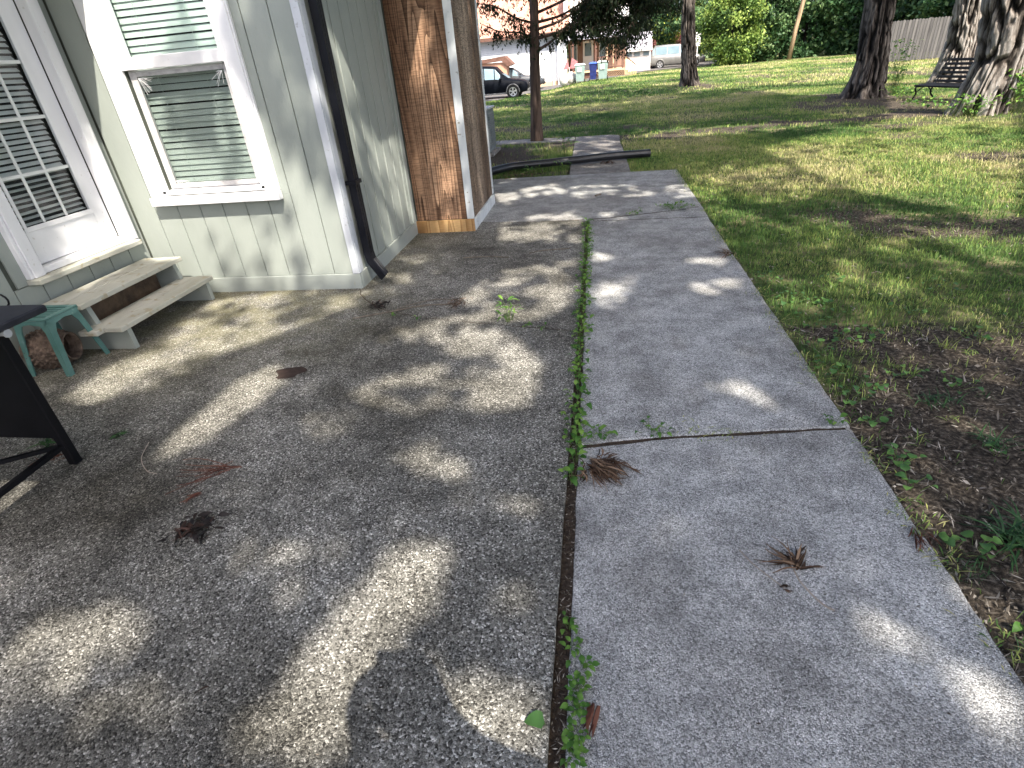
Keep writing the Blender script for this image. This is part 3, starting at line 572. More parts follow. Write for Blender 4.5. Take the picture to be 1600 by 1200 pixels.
hp('pane', MB().box(-3.335, -2.625, YW + .030, YW + .034, 1.79, 2.40), 'glass', parent=WIN)
hp('pane', MB().box(-3.372, -2.640, YW + .080, YW + .084, .914, 1.682), 'glass', parent=WIN)
sm = None
for k in range(35):
    z = .93 + .0435 * k
    q = MB(); yc = YW + .125; hw = .0185; th = R(76); dy = math.cos(th) * hw; dz = math.sin(th) * hw
    q.add([(-3.41, -dy, dz * -1), (-2.61, -dy, -dz), (-2.61, dy, dz), (-3.41, dy, dz), (-3.41, -dy, -dz + .003), (-2.61, -dy, -dz + .003), (-2.61, dy, dz + .003), (-3.41, dy, dz + .003)], [(0, 1, 2, 3), (7, 6, 5, 4), (0, 4, 5, 1), (2, 6, 7, 3), (1, 5, 6, 2), (3, 7, 4, 0)])
    if sm is None: sm = q.mesh('slat', M['slat'])
    o = link('slat', sm, WIN); o.location = (-wl(WIN).x, yc - wl(WIN).y, z); o.rotation_euler = (random.uniform(-.03, .03), random.uniform(-.0015, .0015), 0)
hp('blind_cord', MB().tube([(-3.22, YW + .101, .92), (-3.22, YW + .101, 2.4)], .0012, 5).tube([(-2.83, YW + .101, .92), (-2.83, YW + .101, 2.4)], .0012, 5), 'cord', parent=WIN)
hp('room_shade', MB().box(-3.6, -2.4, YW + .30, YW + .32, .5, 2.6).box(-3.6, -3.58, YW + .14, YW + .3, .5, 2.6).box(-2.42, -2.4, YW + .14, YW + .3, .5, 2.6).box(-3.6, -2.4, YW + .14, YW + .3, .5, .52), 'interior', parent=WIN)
# cobwebs in the corners of the screen
cb = MB()
for (cx, cz, sx) in ((-3.34, 1.66, 1), (-2.66, 1.66, -1), (-3.34, .94, 1)):
    for k in range(9):
        a_ = random.uniform(0, 1.4); l_ = random.uniform(.04, .12)
        cb.tube([(cx, YW + .045, cz), (cx + sx * math.cos(a_) * l_ * .5, YW + .046, cz - math.sin(a_) * l_ * .5 + .006), (cx + sx * math.cos(a_) * l_, YW + .047, cz - math.sin(a_) * l_)], .0012, 3)
hp('cobweb', cb, 'white', parent=WIN)

# ---- door
XF = -3.86
DOOR = hp('door', MB().box(XF - .04, XF, 3.13, 3.245, .585, 2.55, .003).box(XF - .04, XF, 3.835, 3.962, .585, 2.55, .003).box(XF - .04, XF, 3.246, 3.834, .585, .815, .003).box(XF - .04, XF, 3.246, 3.834, 2.4, 2.55, .003)
          .box(XF, XF + .008, 3.246, 3.272, .80, 2.4, .003).box(XF, XF + .008, 3.812, 3.836, .80, 2.4, .003).box(XF, XF + .010, 3.25, 3.83, .80, .834, .004), 'white')
hp('pane', MB().box(XF - .022, XF - .018, 3.247, 3.833, .816, 2.4), 'door_glass', parent=DOOR)
for y in (3.425, 3.615): hp('muntin', MB().box(XF - .014, XF - .002, y - .0105, y + .0105, .835, 2.4, .003), 'slat_w', parent=DOOR)
for z in (1.145, 1.478, 1.81, 2.14): hp('muntin', MB().box(XF - .0135, XF - .0025, 3.272, 3.812, z - .011, z + .011, .003), 'slat_w', parent=DOOR)
sm = None
for k in range(44):
    z = .845 + .0355 * k
    if sm is None:
        q = MB(); q.box(-.0145, .0145, 3.255, 3.826, -.0011, .0011); sm = q.mesh('slat', M['slat_w'])
    o = link('slat', sm, DOOR); w0 = wl(DOOR); sag = random.uniform(-.012, .012) if k < 6 else random.uniform(-.001, .001)
    o.location = (XF - .065 - w0.x, -w0.y, z - sag * 3.5 if k < 6 else z); o.rotation_euler = (sag, R(48 if k > 8 else 22), 0)
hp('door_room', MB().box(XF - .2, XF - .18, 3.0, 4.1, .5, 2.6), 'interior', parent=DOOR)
hp('door_casing', MB().box(XD - .05, XD + .040, 3.085, 3.17, .535, 2.6, .004).box(XD - .05, XD + .040, 3.968, 4.056, .535, 2.6, .004).box(XD - .04, XD + .028, 3.062, 3.084, .535, 2.6, .003).box(XD - .04, XD + .028, 4.057, 4.075, .50, 2.6, .003)
   .box(XD - .05, XD + .04, 3.171, 3.967, 2.56, 2.66, .004), 'white')
hp('threshold', MB().box(XF - .04, XD + .015, 3.171, 3.967, .536, .580, .004), 'white')
hp('door_sill', MB().box(XD - .014, -3.715, 3.05, 4.02, .497, .534, .005), 'deckpaint')

# ------------------------------------------------------------------ steps
ST = thing('porch_steps', 'two weathered pale wooden steps with open risers below the white door', 'steps', (-3.5, 3.5, 0))
hp('tread', MB().box(-3.60, -3.43, 2.985, 4.035, .337, .372, .004), 'deckpaint', parent=ST)
hp('tread', MB().box(-3.775, -3.604, 2.965, 4.03, .336, .371, .004), 'deckpaint', parent=ST)
hp('tread', MB().box(-3.345, -3.205, 2.99, 4.03, .168, .203, .004), 'deckpaint', parent=ST)
hp('tread', MB().box(-3.49, -3.349, 2.93, 4.02, .166, .201, .004), 'deckpaint', parent=ST)
for y in (3.05, 3.95):
    s_ = MB(); pr = [(-3.225, .012), (-3.775, .012), (-3.775, .335), (-3.47, .335), (-3.44, .166), (-3.228, .166)]
    s_.add([(x, y, z) for x, z in pr] + [(x, y + .038, z) for x, z in pr], [(0, 1, 2, 3, 4, 5), (11, 10, 9, 8, 7, 6)] + [(i, (i + 1) % 6, 6 + (i + 1) % 6, 6 + i) for i in range(6)])
    hp('stringer', s_, 'sage_trim', parent=ST)
hp('block', MB().box(-3.77, -3.62, 3.12, 3.92, .012, .33, .01), 'brickdark', parent=ST)

# ------------------------------------------------------------------ stool
S = thing('plastic_stool', 'small teal plastic stool with slotted seat beside the wooden steps', 'stool', (-3.545, 2.83, .01))
q = MB(); sx, sy, zt = .135, .125, .385
q.box(-sx, sx, -sy, -sy + .035, zt - .012, zt, .004).box(-sx, sx, sy - .035, sy, zt - .012, zt, .004).box(-sx, -sx + .04, -sy + .035, sy - .035, zt - .012, zt, .003).box(sx - .04, sx, -sy + .035, sy - .035, zt - .012, zt, .003)
for k in range(5): yk = -sy + .035 + (k + 1) * (2 * sy - .07) / 6; q.box(-sx + .039, sx - .039, yk - .0085, yk + .0085, zt - .011, zt - .001, .002)
q.box(-.012, .012, -sy + .036, sy - .036, zt - .02, zt - .012)
q.build('seat', M['teal'], S, world=False)
for ex in (-1, 1):
    for ey in (-1, 1):
        lg = MB(); top = Vector((ex * sx * .93, ey * sy * .93, zt - .012)); bot = Vector((ex * (sx + .018), ey * (sy + .045), 0))
        for (dx, dy) in ((1, 0), (0, 1)):
            w0, w1 = .075, .034
            a0 = top + Vector((-ex * w0 * dx, -ey * w0 * dy, 0)); b0 = bot + Vector((-ex * w1 * dx, -ey * w1 * dy, 0)); mid0 = top.lerp(bot, .22) + Vector((-ex * .042 * dx, -ey * .042 * dy, 0)); mid1 = top.lerp(bot, .22)
            nn = Vector((-ex * .006 * dy, -ey * .006 * dx, 0))
            ring = [top, a0, mid0, b0, bot, mid1]
            lg.add([p for p in ring] + [p + nn for p in ring], [(0, 1, 2, 5), (5, 2, 3, 4), (11, 8, 7, 6), (10, 9, 8, 11), (0, 6, 7, 1), (1, 7, 8, 2), (2, 8, 9, 3), (3, 9, 10, 4)])
        lg.build('leg', M['teal'], S, world=False)
for s_, a_ in (((-sx, sx), 0), ((-sy, sy), 1)):
    for e_ in (-1, 1):
        ap = MB()
        if a_ == 0: ap.add([(-sx, e_ * sy, zt - .012), (sx, e_ * sy, zt - .012), (sx * .75, e_ * (sy + .004), zt - .05), (0, e_ * (sy + .002), zt - .035), (-sx * .75, e_ * (sy + .004), zt - .05)], [(0, 1, 2, 3, 4)])
        else: ap.add([(e_ * sx, -sy, zt - .012), (e_ * sx, sy, zt - .012), (e_ * (sx + .004), sy * .75, zt - .05), (e_ * (sx + .002), 0, zt - .035), (e_ * (sx + .004), -sy * .75, zt - .05)], [(0, 1, 2, 3, 4)])
        ap.build('apron', M['teal'], S, world=False)

# ------------------------------------------------------------------ clay urn lying on its side
U = thing('clay_urn', 'brown scale-patterned clay urn lying on its side behind the teal stool', 'urn', (-3.50, 2.86, .135), R(196))
prof = [(.0, .29), (.07, .288), (.085, .275), (.115, .22), (.128, .15), (.122, .08), (.098, .03), (.088, .008), (.096, 0), (.090, -.006), (.082, .004), (.080, .03), (.09, .08)]
q = MB().lathe(prof, ax='x', n=32, cap=False); q.build('body', M['clay'], U, world=False, smooth=True)
q = MB()
for (r, h) in ((.1285, .15), (.104, .035), (.112, .235)): q.lathe([(r, h - .005), (r + .005, h), (r, h + .005)], ax='x', n=32, cap=False)
for k in range(6):
    t_ = 2 * math.pi * k / 6; q.tube([((h), (r + .001) * math.cos(t_), (r + .001) * math.sin(t_)) for r, h in ((.104, .035), (.122, .08), (.128, .15), (.115, .22))], .004, 5)
q.build('band', M['clay'], U, world=False, smooth=True)
q = MB()
for row, (r, h) in enumerate(((.114, .058), (.123, .085), (.127, .112), (.129, .132), (.1285, .168), (.124, .192), (.118, .215))):
    for k in range(22):
        t_ = 2 * math.pi * (k + .5 * (row % 2)) / 22; d_ = Vector((0, math.cos(t_), math.sin(t_))); e_ = Vector((0, -math.sin(t_), math.cos(t_))); c_ = Vector((h, 0, 0)) + d_ * (r - .001)
        q.add([c_ + Vector((-.012, 0, 0)), c_ + e_ * .015, c_ + Vector((.013, 0, 0)), c_ - e_ * .015, c_ + d_ * .014 + Vector((.004, 0, 0))], [(0, 1, 4), (1, 2, 4), (2, 3, 4), (3, 0, 4)])
o = q.build('scale', M['clay'], U, world=False); o['kind'] = 'stuff'

# ------------------------------------------------------------------ grill cart at the left edge
G = thing('grill_cart', 'black metal grill cart with side shelf and printed grey label at the left edge', 'grill', (-2.85, 1.5, .01))
hp('side_shelf', MB().box(-3.3, -2.15, 1.15, 1.742, .845, .873, .006), 'grill_top', parent=G)
hp('shelf_rail', MB().tube([(-2.16, 1.56, .832), (-2.34, 1.56, .832)], .011, 10).tube([(-2.16, 1.56, .832), (-2.155, 1.56, .832)], .016, 10), 'grey_plastic', parent=G)
hp('body_panel', MB().box(-3.3, -2.575, 1.795, 1.815, .168, .844), 'black_metal', parent=G)
hp('leg', MB().box(-2.573, -2.53, 1.785, 1.828, .012, .844, .004), 'black_metal', parent=G); hp('leg', MB().box(-2.573, -2.53, 1.14, 1.182, .012, .844, .004), 'black_metal', parent=G)
hp('brace', MB().bar((-2.552, 1.785, .125), (-2.552, 1.183, .115), .03, .022), 'black_metal', parent=G)
hp('brace', MB().bar((-2.56, 1.79, .125), (-3.3, 1.30, .135), .022, .018), 'black_metal', parent=G)
for x in (-2.52, -2.38): hp('tool_hook', MB().tube([(x + .045 * math.cos(a_), 1.758, .885 + .03 * math.sin(a_)) for a_ in np.linspace(0, 2 * math.pi, 14)], .004, 6), 'black_metal', parent=G)
lb = hp('label', MB().box(-3.2, -2.735, 1.793, 1.7945, .50, .79), 'paper', parent=G)
wh = hp('wheel', MB().lathe([(.02, -.03), (.085, -.03), (.095, -.015), (.095, .015), (.085, .03), (.02, .03)], (-2.95, 1.15, .107), 'x', 20), 'tyre', parent=G, smooth=False)
lt = MB()
for k in range(10):
    y_ = .75 - k * .024; x_ = -3.15
    while x_ < -2.77:
        l_ = random.uniform(.02, .05); lt.box(x_, min(x_ + l_, -2.75), 1.7905, 1.7925, y_ - .0035, y_ + .0035); x_ += l_ + .009
hp('print', lt, 'ink', parent=lb)
# ------------------------------------------------------------------ small yard things
A = thing('ac_unit', 'grey air conditioning cabinet with pale lid just past the plywood corner of the house', 'air conditioner', (-2.45, 11.75, 0))
q = MB().box(-2.85, -2.07, 11.38, 12.1, .05, .80, .01); q.build('cabinet', M['ac'], A)
q = MB()
for k in range(14): q.box(-2.80, -2.12, 11.362, 11.379, .12 + k * .045, .145 + k * .045)
for k in range(14): q.box(-2.069, -2.055, 11.42, 12.06, .12 + k * .045, .145 + k * .045)
q.build('louvre', M['ac'], A)['kind'] = 'stuff'
MB().box(-2.87, -2.045, 11.36, 12.12, .801, .835, .008).build('lid', M['ac_top'], A); MB().box(-2.9, -2.0, 11.3, 12.2, -.02, .049, .01).build('pad', M['walk'], A)
# corrugated drain pipe
def spline(ps, n):
    ps = [Vector(p) for p in ps]; ps = [ps[0] * 2 - ps[1]] + ps + [ps[-1] * 2 - ps[-2]]; out = []
    for i in range(1, len(ps) - 2):
        for k in range(n):
            t = k / n; a, b, c, d = ps[i - 1:i + 3]
            out.append(.5 * ((2 * b) + (c - a) * t + (2 * a - 5 * b + 4 * c - d) * t * t + (3 * b - 3 * c + d - a) * t ** 3))
    return out + [ps[-2]]
pp = spline([(-2.05, 8.95, .05), (-1.74, 9.08, .055), (-1.38, 9.46, .06), (-.8, 9.58, .065), (-.25, 9.68, .075), (.2, 9.82, .075), (.55, 9.93, .065), (.86, 10.02, .055)], 34)
pp = [p + Vector((0, 0, .010)) for p in pp]; q = MB(); q.tube(pp, [.061 + .0022 * (1 if i % 2 else -1) for i in range(len(pp))], 18, cap=False)
pe = pp[-1]; dd = (pp[-1] - pp[-2]).normalized()
D = tag(q.build('drain_pipe', M['pipe'], smooth=True), 'long black corrugated drain pipe curving across the end of the walkway', 'drain pipe')
MB().tube([pe - dd * .015, pe + dd * .012], .066, 18).build('end_collar', M['pipe'], D)

# ------------------------------------------------------------------ trees
def trunk(pts, rad, mt, name, parent, nr=64, nl=120, fur=.05, fs=11, seed=0, flare=0, world=True):
    """a tapered trunk with furrowed, plated bark modelled in relief"""
    ps = spline(pts, 24); L_ = len(ps); rr = np.interp(np.linspace(0, 1, L_), np.linspace(0, 1, len(rad)), rad)
    idx = np.linspace(0, L_ - 1, nl); P = np.array([[np.interp(i, range(L_), [p[k] for p in ps]) for k in range(3)] for i in idx]); r = np.interp(idx, range(L_), rr)
    th = np.linspace(0, 2 * np.pi, nr, endpoint=False); TH, H = np.meshgrid(th, P[:, 2], indexing='xy')
    H = H - P[0, 2]; U_ = TH / (2 * np.pi) * fs
    wob = vn(H * 1.1, U_ * .5, seed) * .45
    def per(u, h, s, fs=fs): 
        u = np.mod(u, fs); return vn(u, h, s) * (1 - np.clip(u - fs + 1, 0, 1)) + vn(u - fs, h, s) * np.clip(u - fs + 1, 0, 1)
    cA = np.clip(np.abs(per(U_ + wob, H * 1.5, seed + 3) - .5) * 5.5, 0, 1); cB = np.clip(np.abs(per(2 * U_ + 2 * wob, H * 3.6, seed + 9, 2 * fs) - .5) * 4.5, 0, 1); cC = per(3 * U_, H * 9, seed + 5, 3 * fs)
    bk = cA * .58 + cB * .27 + cC * .15; disp = (bk - .6) * fur
    fl = flare * np.exp(-H / .35) * (.8 + .22 * np.cos(TH * 5 + seed) + .2 * np.cos(TH * 9 + 2 * seed))
    RR = r[:, None] * (1 + disp / .5 * 1.0) + fl
    V = np.stack([P[:, 0][:, None] + RR * np.cos(TH), P[:, 1][:, None] + RR * np.sin(TH), P[:, 2][:, None] + 0 * TH], -1)
    off = wl(parent) if world else Vector((0, 0, 0)); V = V.reshape(-1, 3) - np.array(off)
    I = np.arange(nl * nr).reshape(nl, nr); J = np.roll(I, -1, 1)
    F = np.stack([I[:-1], J[:-1], J[1:], I[1:]], -1).reshape(-1, 4)
    return link(name, npmesh(name, V, F, mt, np.clip((bk - .30) * 1.35, 0, 1)[:-1].ravel(), smooth=True), parent)
def limbs(starts, mt, parent, name='limb', joined=True):
    q = MB()
    for pts, r0, r1 in starts:
        ps = spline(pts, 6); q.tube(ps, list(np.linspace(r0, r1, len(ps))), 7)
    return q.build(name, mt, parent)

# canopy: every leaf cluster that would darken a lit patch is absent, as in the gaps the sun came through
LIT = [([(-1.01,0.6),(-0.96,0.81),(-0.89,1.1),(-0.8,1.36),(-0.6,1.47),(-0.49,1.35),(-0.53,1.1),(-0.59,1.01),(-0.43,0.89),(-0.26,0.89),(-0.13,0.88),(-0.1,0.69)],1),([(-2.19,1.85),(-2.22,2.24),(-2.21,2.66),(-2.02,2.87),(-1.82,2.59),(-1.87,2.31),(-1.95,2.01),(-2.02,1.85)],1),([(-1.32,2.45),(-1.33,2.66),(-1.12,2.78),(-0.91,2.9),(-1.22,3.08),(-1.46,3.28),(-1.28,3.61),(-0.77,3.47),(-0.56,3.26),(-0.35,2.89),(-0.29,2.59),(-0.33,2.33),(-0.56,2.27),(-0.78,2.33),(-0.97,2.26),(-1.16,2.32)],0.9),([(-1.0,1.94),(-0.71,2.05),(-0.54,1.82),(-0.61,1.65),(-0.82,1.76)],0.45),([(-1.07,3.97),(-0.79,4.56),(-0.18,4.76),(-0.13,3.79),(-0.32,3.45),(-0.62,3.36),(-0.96,3.48)],0.9),([(-1.11,6.04),(-0.62,6.59),(-0.1,6.74),(-0.12,5.93),(-0.46,5.38),(-0.95,5.23)],0.85),([(-1.1,7.99),(-0.58,8.3),(-0.4,7.48),(-0.94,7.34)],0.9),([(-1.43,7.73),(-1.08,7.85),(-0.94,7.05),(-1.22,6.97)],0.8),([(-0.46,7.95),(0.5,8.0),(0.54,7.37),(-0.26,7.12)],0.5),([(-3.25,3.97),(-2.7,4.15),(-1.95,4.03),(-1.84,3.76),(-2.2,3.3),(-2.51,2.92),(-2.63,2.51),(-2.79,2.43),(-2.97,2.29),(-3.23,2.43),(-3.29,2.75),(-3.17,3.02),(-3.21,3.57)],0.75),([(-3.27,2.29),(-2.97,2.29),(-2.65,1.83),(-2.52,1.36),(-3.13,1.92)],0.6),([(-1.98,0.87),(-1.88,1.03),(-1.68,1.1),(-1.46,0.98),(-1.48,0.72),(-1.63,0.55)],0.55),([(-0.48,1.62),(-0.35,1.7),(-0.16,1.67),(-0.15,1.5),(-0.37,1.48)],0.6),([(-1.57,2.31),(-1.25,2.26),(-1.14,1.98),(-1.41,1.92)],0.25),([(-2.21,4.69),(-1.64,4.47),(-1.43,4.14),(-1.67,3.88),(-2.06,4.04)],0.3),([(0.78,1.2),(0.88,1.24),(0.95,1.11),(0.91,1.06),(0.83,1.06),(0.77,1.14)],1),([(1.01,1.14),(1.12,1.14),(1.13,1.0),(1.02,0.8),(0.93,0.79),(0.97,0.98)],0.6),([(0.19,1.55),(0.31,1.61),(0.41,1.47),(0.35,1.38),(0.25,1.43)],0.35),([(-0.06,1.05),(0.04,1.08),(0.05,0.98),(-0.06,0.93)],0.1),([(-0.0,0.89),(0.12,0.9),(0.11,0.71),(-0.03,0.7)],0.15),([(0.4,2.59),(0.57,2.61),(0.73,2.59),(0.88,2.4),(0.83,2.32),(0.71,2.5),(0.49,2.52)],0.8),([(0.64,2.66),(0.77,2.66),(0.91,2.35),(0.84,2.3)],0.7),([(-0.04,4.18),(0.24,4.31),(0.32,3.89),(0.12,3.6),(-0.03,3.72)],0.6),([(0.62,4.13),(1.11,4.23),(1.06,3.9),(0.72,3.84)],0.7),([(0.74,4.69),(1.06,4.71),(1.06,4.46),(0.76,4.41)],0.85),([(-0.07,4.99),(0.16,4.96),(0.18,4.63),(-0.04,4.65)],0.7),([(0.81,7.7),(1.3,7.73),(1.31,7.0),(0.88,6.86)],0.6),([(0.31,7.51),(0.71,7.48),(0.72,7.11),(0.33,7.12)],0.8),([(-1.59,10.11),(-0.47,10.24),(0.62,10.23),(0.56,11.16),(-0.53,11.64)],0.5),([(-0.57,12.58),(0.36,12.52),(0.38,11.23),(-0.46,11.27)],0.85),([(0.05,6.46),(0.48,6.38),(0.39,5.98),(-0.02,5.92)],0.4),([(2.91,5.43),(3.28,5.33),(3.45,4.95),(3.03,4.23),(2.84,4.68)],0.95),([(1.19,7.8),(1.58,7.49),(1.49,6.32),(1.17,6.86)],0.85),([(1.93,5.06),(2.2,5.08),(2.09,4.73),(1.86,4.71)],0.7),([(2.64,10.38),(4.42,12.11),(8.49,13.53),(3.72,5.41),(3.38,5.95),(2.95,6.78),(2.81,7.36)],0.95),([(1.86,8.53),(2.76,9.02),(2.75,7.18),(2.23,6.62),(1.8,7.44)],0.6),([(3.17,25.01),(7.61,41.75),(17.29,47.58),(7.34,19.4),(6.04,19.52),(5.34,25.0)],1),([(15.03,35.19),(22.36,37.17),(8.2,13.04),(5.94,11.17),(5.49,12.54),(7.57,17.64)],1),([(0.5,12.76),(1.82,13.96),(3.41,13.71),(4.91,13.19),(4.52,12.05),(2.1,12.21)],0.95),([(-1.91,19.65),(0.54,19.43),(0.6,18.08),(-1.55,17.77)],0.6),([(-0.76,22.47),(2.76,23.56),(2.5,21.21),(-0.27,20.14)],0.5),([(-3.16,19.53),(-2.07,19.13),(-1.92,17.66),(-2.93,17.99)],0.4)]
DOORLIT = [(3.39, .45), (3.41, .93), (3.84, .95), (3.93, 1.12), (4.0, 1.3), (4.146, 1.45), (4.146, .30), (3.39, .0)]
t3 = np.array(TR)
def litval(P):
    """sun probability wanted where the ray through each canopy point P lands"""
    n = len(P); k = P[:, 2] / -t3[2]; hit = P + t3 * k[:, None]; x, y = hit[:, 0].copy(), hit[:, 1].copy()
    mot = fbm(x * 1.7, y * 1.7, 41); v = np.where(mot > .60, .5, .03)
    vis = (y > .4) & (y < 9.3) & (x < 1.3) & (x > -4); v = np.where(vis, np.where((fbm(x * 3, y * 3, 77) > .68) & (x < -.1), .30, .0), v)
    lawn = (x > 1.15) & (y > .3) & (y < 9.5); v = np.where(lawn, np.where(fbm(x * 2.1, y * 1.5, 5) > .58, .55, .12), v)
    farl = (y >= 9.5); v = np.where(farl, np.where(fbm(x * .9, y * .5, 15) > .60, .55, .05), v)
    v = np.where(farl & (y > 31), np.where(fbm(x * .35, y * .2, 25) > .42, 1., .1), v)
    for poly, val in LIT:
        i = inpoly(x, y, poly); edge = fbm(x * 6, y * 6, 9)
        v = np.where(i, val * (1. if val > .94 else np.clip((edge - .5) * 4.5 + .9, .12, 1.2)), v)
    # the walls stop some rays earlier
    kw = (4.15 - P[:, 1]) / t3[1]; h = P + t3 * kw[:, None]; on = (h[:, 0] > -3.83) & (h[:, 0] < -1.94) & (h[:, 2] > 0) & (h[:, 2] < 2.9)
    X, Z = h[:, 0], h[:, 2]; f = fbm(X * 2.2 + Z * 1.2, Z * 1.1, 63)
    vw = np.where(X < -3.02 + .2 * np.sin(Z * 3), np.where((f < .40) & (Z < .8), .35, 1.), np.where(X < -2.5, np.where(f > .42, .95, .3), np.where(f > .62, .8, .10)))
    vw = np.where(((X + 2.25) / .2) ** 2 + ((Z - .45) / .38) ** 2 < 1, 1., vw); vw = np.where((X > -3.2) & (X < -2.9) & (Z < .5) & (Z > .1) & (f > .5), .3, vw)
    v = np.where(on, vw, v); done = on
    kd = (-3.81 - P[:, 0]) / t3[0]; h = P + t3 * kd[:, None]; on = (h[:, 1] < 4.146) & (h[:, 1] > -3) & (h[:, 2] > 0) & (h[:, 2] < 2.9) & ~done
    v = np.where(on, np.where(inpoly(h[:, 1], h[:, 2], DOORLIT), 1., .04), v); done |= on
    kb = (5.82 - P[:, 1]) / t3[1]; h = P + t3 * kb[:, None]; on = (h[:, 0] > -1.947) & (h[:, 0] < -1.31) & (h[:, 2] > 0) & (h[:, 2] < 2.9) & ~done
    v = np.where(on, np.where((h[:, 2] > 1.45) & (h[:, 2] < 2.0) & (h[:, 0] > -1.85) & (h[:, 0] < -1.5), .75, np.where((h[:, 2] < .75) & (h[:, 0] > -1.7), .3, .08)), v); done |= on
    ks = (-1.947 - P[:, 0]) / t3[0]; h = P + t3 * ks[:, None]; on = (h[:, 1] > 4.15) & (h[:, 1] < 5.82) & (h[:, 2] > 0) & (h[:, 2] < 2.9) & ~done
    f = fbm((h[:, 1] * 2.6 - h[:, 2] * -.9), h[:, 2] * .8, 93); v = np.where(on, np.where(f > .53, .65, .15), v); done |= on
    kr = (-1.31 - P[:, 0]) / t3[0]; h = P + t3 * kr[:, None]; on = (h[:, 1] > 5.82) & (h[:, 1] < 7.14) & (h[:, 2] > 0) & (h[:, 2] < 2.9) & ~done
    v = np.where(on, .15, v)
    return np.clip(v, 0, 1)
def crown(x0, x1, y0, y1, z0, z1, n, size, parent, layers=0):
    """leaves whose shadows land in x0..x1, y0..y1, at heights z0..z1"""
    P = np.empty((n, 3)); P[:, 2] = z0 + (z1 - z0) * rng.random(n); k = P[:, 2] / -t3[2]
    P[:, 0] = x0 + (x1 - x0) * rng.random(n) - t3[0] * k; P[:, 1] = y0 + (y1 - y0) * rng.random(n) - t3[1] * k
    v = litval(P)
    if layers: v = np.clip(1 + np.log(np.maximum(v, .004)) / layers, 0, 1)
    P = P[rng.random(n) > v * 1.02]
    me = quads(P - np.array(wl(parent)), size, 1.35, mt=M['canopy']); return link('leaves', me, parent)

OT = thing('shade_tree', 'tall leafy tree standing behind the viewer, its crown shading the patio', 'tree', (6.2, -5.2, 0))
trunk([(6.2, -5.2, -.1), (6.1, -5.1, 2.5), (5.7, -4.7, 5.2), (5.0, -4.2, 8)], [.36, .28, .2, .12], M['bark_grey'], 'trunk', OT, 40, 60, seed=3, flare=.12)
limbs([([(5.9, -4.9, 3.9), (4.2, -6.4, 6.0), (2.2, -6.9, 7.8), (.6, -5.6, 8.8)], .11, .03), ([(5.6, -4.6, 5.4), (4.6, -2.2, 7.3), (3.4, .2, 8.6), (2.8, 2.6, 9.4)], .06, .02), ([(5.3, -4.5, 6.2), (5.6, -1.8, 8.2), (5.2, .8, 9.2)], .09, .03), ([(5.8, -4.8, 4.8), (3.6, -6.2, 7.0), (1.6, -6.8, 8.4)], .1, .03)], M['bark_grey'], OT)
lv = crown(-4.6, 2.6, -3.5, 10.2, 7.6, 9.6, 115000, .155, OT, 5.2)
lv2 = crown(2.6, 8.5, -3, 10.2, 7.6, 9.6, 14000, .30, OT)

BT = []
def bigtree(label, pts, rad, mt, seed, flare, box, nleaf, size, fur=.19, fs=26):
    T_ = thing('tree', label, 'tree', tuple(pts[0]))
    trunk(pts, rad, M[mt], 'trunk', T_, 220, 420, fur=fur, fs=fs, seed=seed, flare=flare)
    top = Vector(pts[-1]); q = []
    for k in range(7):
        a_ = k * 2.4 + seed; d_ = Vector((math.cos(a_), math.sin(a_), 0)); z_ = random.uniform(-2.5, .2)
        s_ = top + Vector((0, 0, z_)); q.append(([s_, s_ + d_ * 1.6 + Vector((0, 0, 1.6)), s_ + d_ * 3.8 + Vector((0, 0, 2.8))], rad[-1] * .45, .03))
    limbs(q, M[mt], T_)
    crown(*box, 9.5, 13.5, nleaf, size, T_); return T_
bigtree('straight grey-barked tree alone on the open lawn, left of the bench', [(4.25, 29.5, -.15), (4.05, 29.5, 1.5), (3.92, 29.5, 3.2), (3.85, 29.5, 8), (3.9, 29.4, 12)], [.36, .285, .265, .22, .12], 'bark_grey', 5, .16, (-9, 9, 22, 38), 9000, .55)
bigtree('dark leaning trunk just left of the black bench', [(7.18, 18, -.1), (7.22, 18, .9), (7.12, 18, 2.2), (6.95, 18, 5), (6.8, 17.8, 9.5)], [.40, .34, .32, .27, .18], 'bark_grey', 9, .20, (2, 13, 10, 22), 9000, .48)
bigtree('thick pale furrowed trunk nearest on the right, leafy shoots at its foot', [(7.33, 13.0, -.1), (7.46, 13.0, .9), (7.36, 13, 1.9), (7.15, 13, 4.5), (7.0, 12.8, 9)], [.41, .345, .40, .34, .2], 'bark_pale', 14, .10, (8.5, 16, 4, 18), 3500, .48, .20, 24)
bigtree('pale furrowed trunk directly behind the black bench', [(10.35, 20, -.1), (10.38, 20, .9), (10.28, 20, 2.1), (10.1, 20, 4.5), (9.8, 19.8, 9)], [.48, .38, .36, .3, .2], 'bark_pale', 21, .2, (12, 26, 14, 32), 5000, .5)
lt_ = thing('tree', 'hidden woodland tree beyond the frame at right whose crown shades the lawn', 'tree', (17.5, 8, 0))
trunk([(17.5, 8, 0), (17.2, 8, 5), (16.5, 8, 10)], [.4, .3, .15], M['bark_grey'], 'trunk', lt_, 24, 30, seed=2)
crown(-9, 8.5, 10, 22, 11, 14, 20000, .42, lt_)

